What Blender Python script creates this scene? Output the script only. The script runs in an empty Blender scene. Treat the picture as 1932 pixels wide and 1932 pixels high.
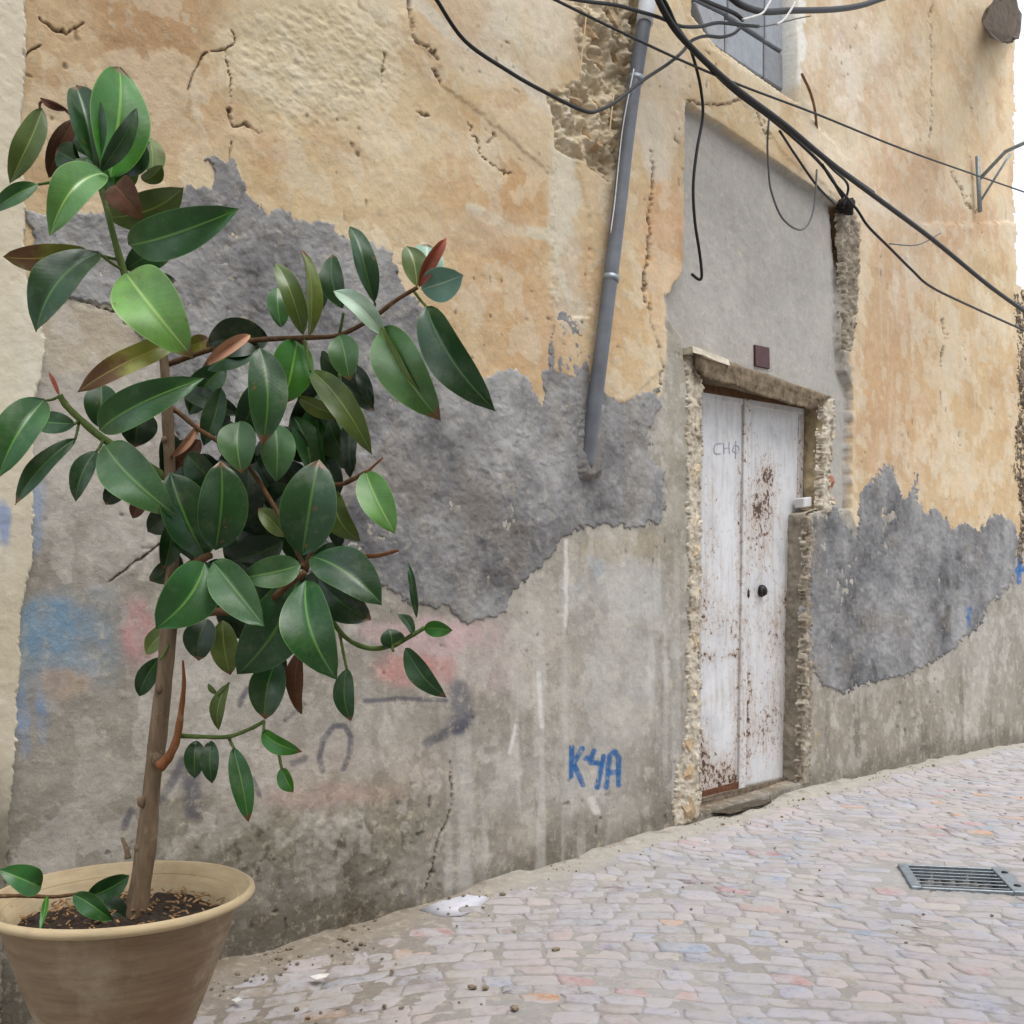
import bpy, bmesh, math, random
import numpy as np
from mathutils import Vector, Matrix
random.seed(7)
SC = bpy.context.scene
COL = SC.collection

# ------------------------------------------------------------------ camera
W = 1932.0                     # photograph measured on a 1932-unit square
F = 1900.0
PITCH = math.radians(2.0)
SHIFT = 128.0
CAMZ = 1.05
cam_d = bpy.data.cameras.new("camera"); cam = bpy.data.objects.new("camera", cam_d); COL.objects.link(cam)
cam.location = (0, 0, CAMZ); cam.rotation_euler = (math.pi/2 + PITCH, 0, 0)
cam_d.sensor_width = 36.0; cam_d.lens = 36.0*F/W; cam_d.shift_y = SHIFT/W
cam_d.clip_start = 0.05; cam_d.clip_end = 500
SC.camera = cam

# ------------------------------------------------------------------ daylight
SUN_EL, SUN_AZ = math.radians(66), math.radians(140)      # azimuth clockwise from +Y
world = bpy.data.worlds.new("World"); SC.world = world; world.use_nodes = True
wn = world.node_tree; wn.nodes.clear()
sky = wn.nodes.new("ShaderNodeTexSky"); sky.sky_type = 'NISHITA'; sky.sun_disc = False
sky.sun_elevation = SUN_EL; sky.sun_rotation = SUN_AZ
sky.dust_density = 6.0; sky.air_density = 1.0; sky.ozone_density = 1.0
bg = wn.nodes.new("ShaderNodeBackground"); bg.inputs[1].default_value = 0.15
wo = wn.nodes.new("ShaderNodeOutputWorld")
cl = wn.nodes.new("ShaderNodeMix"); cl.data_type = 'RGBA'; cl.inputs['Factor'].default_value = .78      # even cloud cover over the clear sky
cl.inputs['B'].default_value = (5.5, 5.8, 6.25, 1); wn.links.new(sky.outputs[0], cl.inputs['A'])
wn.links.new(cl.outputs['Result'], bg.inputs[0]); wn.links.new(bg.outputs[0], wo.inputs[0])
sun_d = bpy.data.lights.new("sun", 'SUN'); sun = bpy.data.objects.new("sun", sun_d); COL.objects.link(sun)
sun_d.energy = 1.3; sun_d.angle = math.radians(34); sun_d.color = (1.0, 0.99, 0.98)
sd = Vector((math.sin(SUN_AZ)*math.cos(SUN_EL), math.cos(SUN_AZ)*math.cos(SUN_EL), math.sin(SUN_EL)))
sun.rotation_euler = sd.to_track_quat('Z', 'Y').to_euler()
SC.view_settings.view_transform = 'Standard'; SC.view_settings.look = 'None'
SC.view_settings.exposure = 0.76; SC.view_settings.gamma = 1.0; SC.view_settings.use_curve_mapping = False

# ------------------------------------------------------------------ measuring helpers
ANG = math.radians(44)
DX, DY = math.sin(ANG), math.cos(ANG)          # direction along the wall (to the right, receding)
NX, NY = math.cos(ANG), -math.sin(ANG)         # out of the wall, into the street
DIST = 2.67                                    # camera to wall plane
cp, sp = math.cos(PITCH), math.sin(PITCH)
def ray(u, v):
    xc = (u - 966)/F; yc = (966 + SHIFT - v)/F
    return np.array([xc, cp - yc*sp, sp + yc*cp])
def wallp(u, v, q=0.0):
    """point of the photograph on the wall plane moved q metres into the street"""
    r = ray(u, v); t = (-DIST + q)/(NX*r[0] + NY*r[1])
    return Vector((r[0]*t, r[1]*t, CAMZ + r[2]*t))
def depthp(u, v, Y):
    r = ray(u, v); t = Y/r[1]
    return Vector((r[0]*t, Y, CAMZ + r[2]*t))
def sq(P):      # world -> along wall, out of wall
    return P[0]*DX + P[1]*DY, P[0]*NX + P[1]*NY + DIST
def xy(s, q):   # along wall, out of wall -> world
    return s*DX + (q - DIST)*NX, s*DY + (q - DIST)*NY
def project(X, Y, Z):
    z = Z - CAMZ; yd = Y*cp + z*sp; zc = -Y*sp + z*cp
    return 966 + F*X/yd, 966 + SHIFT - F*zc/yd
# ground profile read from the foot of the wall
_gp = [wallp(u, v) for u, v in [(-300, 2050), (300, 1858), (644, 1757), (1000, 1643), (1261, 1565), (1550, 1486), (1932, 1402)]]
_gs = np.array([sq(p)[0] for p in _gp]); _gz = np.array([p.z for p in _gp])
_gco = np.polyfit(_gs, _gz, 3)
def ground(s):
    sc = np.clip(s, _gs[0], _gs[-1]+0.5)
    return np.polyval(_gco, sc)
def groundp(u, v, h=0.0):
    r = ray(u, v); z = 0.0
    for _ in range(30):
        t = (z + h - CAMZ)/r[2]; s, q = sq((r[0]*t, r[1]*t)); z = float(ground(s))
    return Vector((r[0]*t, r[1]*t, z + h))

# ------------------------------------------------------------------ noise
def _hash(xi, yi, seed):
    h = (xi.astype(np.int64)*374761393 + yi.astype(np.int64)*668265263 + seed*974634531) & 0xffffffff
    h = ((h ^ (h >> 13))*1274126177) & 0xffffffff
    h = ((h ^ (h >> 16))*2246822519) & 0xffffffff
    return ((h ^ (h >> 15)) & 0xffffff)/float(0xffffff)
def vn(x, y, seed=0):
    xf = np.floor(x); yf = np.floor(y); fx = x-xf; fy = y-yf
    fx = fx*fx*(3-2*fx); fy = fy*fy*(3-2*fy)
    a = _hash(xf, yf, seed); b = _hash(xf+1, yf, seed); c = _hash(xf, yf+1, seed); d = _hash(xf+1, yf+1, seed)
    return (a*(1-fx)+b*fx)*(1-fy) + (c*(1-fx)+d*fx)*fy
def fbm(x, y, seed=0, oct=4):
    t = np.zeros(np.broadcast(x, y).shape); a = 0.5; n = 0
    for i in range(oct):
        t += a*vn(x*2**i + 13.7*i, y*2**i - 7.1*i, seed+i*17); n += a; a *= .5
    return t/n*2-1
def sstep(a, b, x):
    t = np.clip((x-a)/(b-a), 0, 1); return t*t*(3-2*t)
def seg_dist(px, py, pts):
    d = np.full(px.shape, 1e9)
    for (x0, y0), (x1, y1) in zip(pts[:-1], pts[1:]):
        dx, dy = x1-x0, y1-y0; L = dx*dx+dy*dy+1e-9
        t = np.clip(((px-x0)*dx+(py-y0)*dy)/L, 0, 1)
        d = np.minimum(d, np.hypot(px-x0-t*dx, py-y0-t*dy))
    return d
def poly_sd(px, py, poly):
    """signed distance, positive inside"""
    d = seg_dist(px, py, list(poly)+[poly[0]]); ins = np.zeros(px.shape, bool)
    n = len(poly)
    for i in range(n):
        x0, y0 = poly[i]; x1, y1 = poly[(i+1) % n]
        if y0 == y1: continue
        c = ((y0 > py) != (y1 > py)) & (px < (x1-x0)*(py-y0)/(y1-y0)+x0)
        ins ^= c
    return np.where(ins, d, -d)
def lin(rgb):
    return np.array([((c/255.)/12.92 if c/255. <= .04045 else ((c/255.+.055)/1.055)**2.4) for c in rgb])

# ------------------------------------------------------------------ object helpers
def link(name, me, mats=(), parent=None):
    o = bpy.data.objects.new(name, me); COL.objects.link(o)
    for m in (mats if isinstance(mats, (list, tuple)) else [mats]): me.materials.append(m)
    if parent is not None:
        o.parent = parent; o.matrix_parent_inverse = parent.matrix_world.inverted()
    return o
def thing(name, label, cat, loc, group=None):
    o = bpy.data.objects.new(name, None); COL.objects.link(o); o.location = loc
    o.empty_display_size = .1; o['label'] = label; o['category'] = cat
    if group: o['group'] = group
    o.matrix_world = Matrix.Translation(loc)
    return o
def tag(o, label=None, cat=None, group=None, kind=None):
    for k, v in (('label', label), ('category', cat), ('group', group), ('kind', kind)):
        if v: o[k] = v
    return o
def smooth(me, on=True):
    me.polygons.foreach_set('use_smooth', [on]*len(me.polygons))
def mesh_np(name, V, Fq, col=None, sm=True):
    me = bpy.data.meshes.new(name)
    V = np.asarray(V, np.float32); Fq = np.asarray(Fq, np.int32); k = Fq.shape[1]
    me.vertices.add(len(V)); me.vertices.foreach_set('co', V.ravel())
    me.loops.add(Fq.size); me.loops.foreach_set('vertex_index', Fq.ravel())
    me.polygons.add(len(Fq)); me.polygons.foreach_set('loop_start', np.arange(0, Fq.size, k, dtype=np.int32))
    me.polygons.foreach_set('loop_total', np.full(len(Fq), k, np.int32))
    me.update(calc_edges=True)
    if col is not None:
        a = me.attributes.new('Col', 'FLOAT_COLOR', 'POINT')
        c = np.ones((len(V), 4), np.float32); c[:, :3] = col; a.data.foreach_set('color', c.ravel())
    if sm: smooth(me)
    return me
def bm_mesh(name, bm, sm=False):
    me = bpy.data.meshes.new(name); bmesh.ops.recalc_face_normals(bm, faces=bm.faces[:]); bm.to_mesh(me); bm.free()
    if sm: smooth(me)
    return me
def catmull(pts, n=8):
    P = [Vector(p) for p in pts]; P = [P[0]*2-P[1]] + P + [P[-1]*2-P[-2]]; out = []
    for i in range(1, len(P)-2):
        for k in range(n):
            t = k/n
            out.append(.5*((2*P[i]) + (P[i+1]-P[i-1])*t + (2*P[i-1]-5*P[i]+4*P[i+1]-P[i+2])*t*t + (3*P[i]-P[i-1]-3*P[i+1]+P[i+2])*t**3))
    out.append(P[-2]); return out
def tube_into(bm, pts, rad, seg=8, n=6, wob=0.0, cap=True):
    path = catmull(pts, n) if n > 1 else [Vector(p) for p in pts]
    m = len(path); rings = []
    ref = Vector((0.3, 0.2, 1)).normalized()
    for i, p in enumerate(path):
        tn = (path[min(i+1, m-1)]-path[max(i-1, 0)]).normalized()
        if i == 0:
            a = tn.cross(ref); a = a if a.length > .1 else tn.cross(Vector((1, 0, 0))); a.normalize()
        else:
            a = (a - tn*a.dot(tn)).normalized()
        b = tn.cross(a)
        if callable(rad): r = rad(i/(m-1))
        else: r = rad
        ring = []
        for k in range(seg):
            th = 2*math.pi*k/seg; rr = r*(1+wob*(random.random()-.5))
            ring.append(bm.verts.new(p + a*math.cos(th)*rr + b*math.sin(th)*rr))
        rings.append(ring)
    for r0, r1 in zip(rings[:-1], rings[1:]):
        for k in range(seg):
            bm.faces.new((r0[k], r0[(k+1) % seg], r1[(k+1) % seg], r1[k]))
    if cap:
        bm.faces.new(rings[0][::-1]); bm.faces.new(rings[-1])
def tube(name, pts, rad, mat, parent=None, seg=8, n=6, wob=0.0):
    bm = bmesh.new(); tube_into(bm, pts, rad, seg, n, wob); return link(name, bm_mesh(name, bm, True), mat, parent)
def hexa(name, c8, mat, parent=None, cuts=0, noise=0.0, seed=0, bevel=0.0, sm=False):
    """box from 8 corners: 4 front (tl, tr, br, bl) then 4 back"""
    bm = bmesh.new(); v = [bm.verts.new(c) for c in c8]
    for f in ((0, 1, 2, 3), (7, 6, 5, 4), (0, 4, 5, 1), (1, 5, 6, 2), (2, 6, 7, 3), (3, 7, 4, 0)): bm.faces.new([v[i] for i in f])
    bmesh.ops.recalc_face_normals(bm, faces=bm.faces[:])
    if bevel: bmesh.ops.bevel(bm, geom=bm.edges[:], offset=bevel, segments=1, affect='EDGES')
    if cuts: bmesh.ops.subdivide_edges(bm, edges=bm.edges[:], cuts=cuts, use_grid_fill=True)
    if noise:
        rnd = random.Random(seed)
        from mathutils import noise as mn
        for x in bm.verts:
            o = mn.noise_vector(x.co*14 + Vector((seed*3.1, 0, 0)))*noise + mn.noise_vector(x.co*45)*noise*.5
            x.co += o
    return link(name, bm_mesh(name, bm, sm), mat, parent)
def wallbox(name, quad, q0, q1, mat, parent=None, **k):
    """quad: photo corners tl,tr,br,bl on plane q1 (front); same footprint goes back to q0"""
    fr = [wallp(u, v, q1) for u, v in quad]; bk = [p + Vector((NX, NY, 0))*(q0-q1) for p in fr]
    return hexa(name, fr+bk, mat, parent, **k)
from mathutils import noise as MN
def lump(name, center, ax, ay, az, dims, mat, parent, seed, sub=2, rough=.25, square=.5):
    """uneven rounded stone"""
    bm = bmesh.new(); bmesh.ops.create_icosphere(bm, subdivisions=sub, radius=1)
    for v in bm.verts:
        p = v.co.copy(); m = max(abs(p.x), abs(p.y), abs(p.z)); p = p.lerp(p/m*.85, square)
        p *= 1 + rough*MN.noise(p*1.6+Vector((seed*5.3, seed, 0))) + rough*.5*MN.noise(p*4+Vector((0, seed*2.7, 0)))
        v.co = center + ax*(p.x*dims[0]) + ay*(p.y*dims[1]) + az*(p.z*dims[2])
    return link(name, bm_mesh(name, bm, True), mat, parent)
D3 = Vector((DX, DY, 0)); N3 = Vector((NX, NY, 0)); Z3 = Vector((0, 0, 1))

# ------------------------------------------------------------------ materials
class NT:
    def __init__(s, name):
        s.m = bpy.data.materials.new(name); s.m.use_nodes = True; s.t = s.m.node_tree; s.n = s.t.nodes
        s.b = s.n["Principled BSDF"]
    def new(s, t, **k):
        x = s.n.new(t)
        for a, b in k.items(): setattr(x, a, b)
        return x
    def l(s, a, b): s.t.links.new(a, b)
    def noise(s, scale, detail=4, rough=.55, vec=None):
        x = s.new("ShaderNodeTexNoise"); x.inputs['Scale'].default_value = scale; x.inputs['Detail'].default_value = detail
        x.inputs['Roughness'].default_value = rough
        if vec is not None: s.l(vec, x.inputs['Vector'])
        return x.outputs[0]
    def ramp(s, inp, stops):
        r = s.new("ShaderNodeValToRGB"); e = r.color_ramp.elements
        while len(e) < len(stops): e.new(.5)
        for i, (p, c) in enumerate(stops):
            e[i].position = p; e[i].color = (*c, 1) if len(c) == 3 else c
        s.l(inp, r.inputs[0]); return r.outputs[0]
    def mix(s, fac, a, b, mode='MIX'):
        m = s.new("ShaderNodeMix", data_type='RGBA', blend_type=mode)
        for sock, val in ((m.inputs['Factor'], fac), (m.inputs['A'], a), (m.inputs['B'], b)):
            if hasattr(val, 'is_output'): s.l(val, sock)
            elif isinstance(val, (int, float)): sock.default_value = val
            else: sock.default_value = (*val, 1)
        return m.outputs['Result']
    def math(s, op, a, b=0.0, c=None):
        m = s.new("ShaderNodeMath", operation=op)
        for i, val in enumerate((a, b) if c is None else (a, b, c)):
            if hasattr(val, 'is_output'): s.l(val, m.inputs[i])
            else: m.inputs[i].default_value = val
        return m.outputs[0]
    def coord(s, which='Object'): return s.new("ShaderNodeTexCoord").outputs[which]
    def bump(s, h, strength, dist, prev=None):
        b = s.new("ShaderNodeBump"); b.inputs['Strength'].default_value = strength; b.inputs['Distance'].default_value = dist
        s.l(h, b.inputs['Height'])
        if prev is not None: s.l(prev, b.inputs['Normal'])
        return b.outputs[0]
    def done(s, color=None, rough=.8, normal=None, metal=0.0, spec=.3):
        if color is not None:
            if hasattr(color, 'is_output'): s.l(color, s.b.inputs['Base Color'])
            else: s.b.inputs['Base Color'].default_value = (*color, 1)
        if hasattr(rough, 'is_output'): s.l(rough, s.b.inputs['Roughness'])
        else: s.b.inputs['Roughness'].default_value = rough
        if normal is not None: s.l(normal, s.b.inputs['Normal'])
        s.b.inputs['Metallic'].default_value = metal; s.b.inputs['Specular IOR Level'].default_value = spec
        return s.m
def mat_plaster(name, grain=.12, bump=.35, scale=1.0):
    t = NT(name); co = t.coord('Object')
    at = t.new("ShaderNodeAttribute", attribute_name='Col').outputs['Color']
    n1 = t.noise(55*scale, 7, .75, co); n2 = t.noise(240*scale, 3, .6, co); n3 = t.noise(14, 5, .7, co); n4 = t.noise(26, 5, .72, co)
    m = t.math('ADD', t.math('MULTIPLY', n1, 1.0), t.math('MULTIPLY', n2, .6))
    m = t.math('ADD', m, t.math('MULTIPLY', n3, .9))
    k = t.math('MULTIPLY_ADD', m, grain*3, 1-grain*3*1.25)
    c = t.new("ShaderNodeVectorMath", operation='SCALE'); t.l(at, c.inputs[0]); t.l(k, c.inputs['Scale'])
    c2 = t.mix(t.ramp(n4, [(.52, (0, 0, 0)), (.70, (grain*4,)*3)]), c.outputs[0], tuple(lin((196, 186, 166))))          # chalky bloom
    c2 = t.mix(t.ramp(n1, [(.27, (grain*3,)*3), (.40, (0, 0, 0))]), c2, tuple(lin((92, 78, 60))))                    # grime in the grain
    nb = t.bump(n4, bump, .012); nb = t.bump(n1, bump, .006, nb); nb = t.bump(n2, bump*.7, .0025, nb)
    return t.done(c2, .92, nb, spec=.15)
def mat_simple(name, rgb, rough=.6, var=.25, scale=20, bump=.2, metal=0, spec=.3, dist=.003):
    t = NT(name); co = t.coord('Object'); n = t.noise(scale, 5, .65, co); rgb = np.array(rgb)
    c = t.ramp(n, [(.3, tuple(rgb*(1-var))), (.7, tuple(np.minimum(rgb*(1+var), 1)))])
    return t.done(c, rough, t.bump(n, bump, dist), metal, spec)
M = {}
M['plaster'] = mat_plaster('plaster')
M['cement'] = mat_plaster('cement', .075, .5); M['rubble_plaster'] = mat_plaster('rubble_plaster', .10, .7)
M['panel'] = mat_plaster('smooth_render', .06, .2)
M['cable'] = mat_simple('black_cable', (.012, .012, .013), .45, .3, 30, .05)
M['cable_grey'] = mat_simple('grey_cable', (.10, .10, .105), .5, .3, 30, .05)
M['wire_white'] = mat_simple('white_wire', (.55, .55, .53), .5, .2, 30, .05)
M['galv'] = mat_simple('galvanised_steel', (.27, .31, .34), .5, .25, 40, .1, .5)
M['hole'] = mat_simple('soot', (.02, .018, .016), .95, .3, 30, .2)
def mat_stone(name, base, var=(.6, 1.35), tint=None):
    t = NT(name); co = t.coord('Object'); n = t.noise(22, 6, .7, co); n2 = t.noise(110, 4, .7, co)
    b = np.array(base)
    c = t.ramp(n, [(.28, tuple(b*var[0])), (.5, tuple(b)), (.74, tuple(np.minimum(b*var[1], .9)))])
    oi = t.new("ShaderNodeObjectInfo").outputs['Random']
    k = t.ramp(oi, [(0, (.75, .72, .68)), (.5, (1, 1, 1)), (1, (1.1, 1.0, .9))])
    c = t.mix(1.0, c, k, 'MULTIPLY')
    nb = t.bump(n, .5, .012); nb = t.bump(n2, .4, .004, nb)
    return t.done(c, .93, nb, spec=.15)
M['rubble'] = mat_stone('rubble_stone', lin((176, 156, 128)))
M['jamb'] = mat_stone('jamb_stone', lin((202, 190, 166)))
M['lintel'] = mat_stone('lintel_stone', lin((126, 113, 94)), (.25, 1.7))
M['corbel'] = mat_stone('dark_stone', lin((92, 84, 76)))
M['block'] = mat_stone('concrete_block', lin((152, 158, 166)), (.85, 1.1))

# ------------------------------------------------------------------ wall geometry
HZ = 966 + SHIFT + F*math.tan(PITCH)
def wall_grid(u0, u1, v0, v1, step, fine=None):
    """graded grid on the wall plane (denser where the wall is nearer); returns s, z (2-D)"""
    def axis(a, b, fa, fb):
        out = []; x = a
        while x < b:
            out.append(x); x += step if (fa <= x < fb) else step*5
        out.append(b); return np.array(out)
    fu = fine or (u0, u1, v0, v1)
    us = axis(u0, u1, fu[0], fu[1]); vs = axis(v0, v1, fu[2], fu[3])
    s = np.array([sq(wallp(u, HZ))[0] for u in us])
    y = np.array([wallp(u, HZ).y for u in us])
    tz = (HZ - vs)/F
    S = np.repeat(s[None, :], len(vs), 0); Zz = CAMZ + tz[:, None]*y[None, :]
    return S, Zz
def grid_uv(S, Zz):
    X, Y = xy(S, 0.0); return project(X, Y, Zz)
def grid_faces(h, w, keep=None):
    i = np.arange(h*w).reshape(h, w)
    f = np.stack([i[:-1, :-1], i[1:, :-1], i[1:, 1:], i[:-1, 1:]], -1).reshape(-1, 4)
    if keep is not None:
        k = (keep[:-1, :-1] | keep[1:, :-1] | keep[1:, 1:] | keep[:-1, 1:]).ravel(); f = f[k]
    return f
def compact(V, f, *arrs):
    used = np.unique(f); re = np.zeros(len(V), np.int64); re[used] = np.arange(len(used))
    return (V[used], re[f]) + tuple(a[used] for a in arrs)
def base_h(S, Zz):      # broad unevenness of the old wall, shared by every layer on it
    return .012*fbm(S*1.1, Zz*1.1, 3, 3) + .004*fbm(S*5, Zz*5, 5, 3)

PANEL = [(1293, 193), (1400, 262), (1500, 332), (1580, 385), (1590, 450), (1586, 640), (1592, 700), (1606, 730), (1604, 960), (1562, 975),
         (1562, 745), (1440, 708), (1312, 662), (1300, 760), (1288, 640), (1262, 600), (1260, 560), (1288, 515), (1292, 350)]
OPENING = [(1322, 688), (1420, 715), (1556, 752), (1552, 960), (1524, 968), (1514, 1474), (1420, 1506), (1320, 1535)]
WINDOW = [(1306, -300), (1306, 30), (1352, 88), (1430, 143), (1504, 193), (1502, 60), (1506, -300)]
HOLLOW = [(1075, -300), (1082, 60), (1098, 130), (1075, 165), (1028, 178), (1045, 225), (1052, 285), (1100, 310), (1150, 345), (1168, 300), (1188, 200), (1204, 90), (1190, -300)]
JAMBEDGE = [(1578, 385), (1606, 392), (1622, 430), (1614, 560), (1606, 660), (1590, 660), (1590, 520)]
CEM1 = [(40, 385), (70, 405), (140, 398), (250, 402), (330, 362), (352, 350), (385, 356), (402, 350), (405, 328), (387, 302), (400, 295), (430, 303),
        (440, 300), (455, 330), (470, 365), (490, 385), (510, 402), (530, 387), (555, 392), (560, 412), (600, 420), (630, 416), (645, 440), (665, 457),
        (700, 458), (740, 475), (752, 520), (790, 570), (815, 600), (850, 640), (872, 668), (885, 712), (915, 712), (934, 708), (957, 697), (977, 695), (994, 707), (1007, 727), (1014, 750),
        (1024, 772), (1027, 713), (1037, 680), (1041, 620), (1047, 593), (1064, 587), (1091, 613), (1107, 673), (1111, 713), (1125, 735), (1141, 737), (1157, 720), (1177, 737),
        (1191, 750), (1211, 743), (1244, 730), (1241, 767), (1227, 813), (1231, 863), (1251, 887), (1254, 963), (1244, 987), (1194, 993), (1111, 990), (1064, 1010),
        (1037, 1053), (1011, 1073), (971, 1113), (951, 1153), (887, 1180), (844, 1147), (777, 1140), (727, 1107), (650, 1090), (560, 1080), (450, 1050), (360, 950),
        (330, 800), (310, 690), (250, 612), (220, 580), (150, 563), (100, 560), (84, 500), (60, 440)]
CEM2 = [(1528, 983), (1555, 973), (1581, 963), (1591, 990), (1606, 1003), (1614, 1020), (1621, 980), (1616, 960), (1628, 920), (1655, 900), (1676, 868), (1688, 887),
        (1698, 923), (1706, 942), (1718, 923), (1731, 886), (1731, 933), (1745, 970), (1765, 960), (1785, 977), (1795, 995), (1821, 987), (1851, 1002), (1858, 980),
        (1881, 970), (1908, 983), (1920, 1007), (1919, 1047), (1911, 1100), (1888, 1127), (1868, 1137), (1855, 1173), (1821, 1203), (1801, 1224), (1740, 1262),
        (1690, 1280), (1640, 1285), (1590, 1310), (1550, 1292), (1524, 1250), (1522, 1100)]
CRACKS = [([(75, 35), (100, 53), (128, 62), (158, 47)], 3.2), ([(440, 55), (449, 82), (426, 92), (385, 98), (365, 140), (355, 170)], 2.0), ([(36, 118), (55, 100), (75, 85)], 2.2),
          ([(432, 205), (445, 235), (462, 232), (475, 240), (491, 246)], 3.0), ([(424, 95), (436, 150), (438, 200)], 1.0),
          ([(769, -20), (777, 37), (787, 77), (811, 90), (826, 110)], 3.0), ([(821, 130), (836, 160)], 2.2), ([(724, 97), (717, 157)], 1.6), ([(785, 208), (808, 220)], 2.5),
          ([(915, 248), (930, 258), (918, 272)], 2.2), ([(1227, 290), (1229, 353), (1224, 400), (1224, 467), (1211, 523), (1217, 567), (1231, 617), (1238, 644), (1248, 700), (1243, 728)], 3.0),
          ([(205, 1098), (250, 1066), (316, 1022)], 1.6), ([(150, 563), (190, 575), (240, 590)], 2.0), ([(852, 1440), (855, 1500), (850, 1530), (825, 1590), (815, 1650), (805, 1680)], 1.6),
          ([(1760, -40), (1761, 60), (1760, 160), (1757, 270)], 2.0), ([(1290, 190), (1330, 200), (1360, 195), (1410, 185), (1435, 235), (1448, 268)], 2.5),
          ([(1330, 60), (1380, 95), (1450, 145)], 1.2), ([(1800, 320), (1815, 350), (1825, 385), (1845, 400)], 2.6), ([(1540, 1010), (1548, 1080)], 1.0), ([(440, 260), (436, 300)], 2.0),
          ([(880, 230), (905, 300), (960, 330)], .9), ([(1775, 600), (1782, 640), (1776, 690)], 1.6)]
KA = [[(1077, 1409), (1076, 1466)], [(1097, 1412), (1080, 1440)], [(1081, 1440), (1099, 1481)], [(1104, 1432), (1107, 1430)], [(1119, 1416), (1112, 1438), (1134, 1441)],
      [(1138, 1427), (1126, 1485)], [(1143, 1486), (1150, 1426), (1159, 1418), (1166, 1430), (1166, 1480)], [(1148, 1458), (1166, 1455)]]
BLUE2 = [[(1914, 1077), (1934, 1073)], [(1924, 1055), (1922, 1098)], [(1822, 1152), (1830, 1146), (1826, 1165)], [(1826, 1165), (1829, 1182)]]
DARKSPRAY = [([(608, 1455), (603, 1430), (610, 1395), (630, 1371), (650, 1370), (662, 1390), (660, 1420), (648, 1450)], 6), ([(808, 1402), (840, 1385), (878, 1368)], 11),
             ([(868, 1300), (876, 1345), (868, 1368)], 22), ([(690, 1322), (760, 1318), (845, 1322)], 5), ([(553, 1440), (576, 1431)], 7), ([(305, 1510), (330, 1470), (348, 1436)], 10),
             ([(362, 1460), (368, 1530)], 20), ([(452, 1330), (468, 1300)], 6), ([(235, 1560), (250, 1530)], 8), ([(540, 1360), (575, 1330)], 5), ([(478, 1470), (490, 1500)], 5)]

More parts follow.
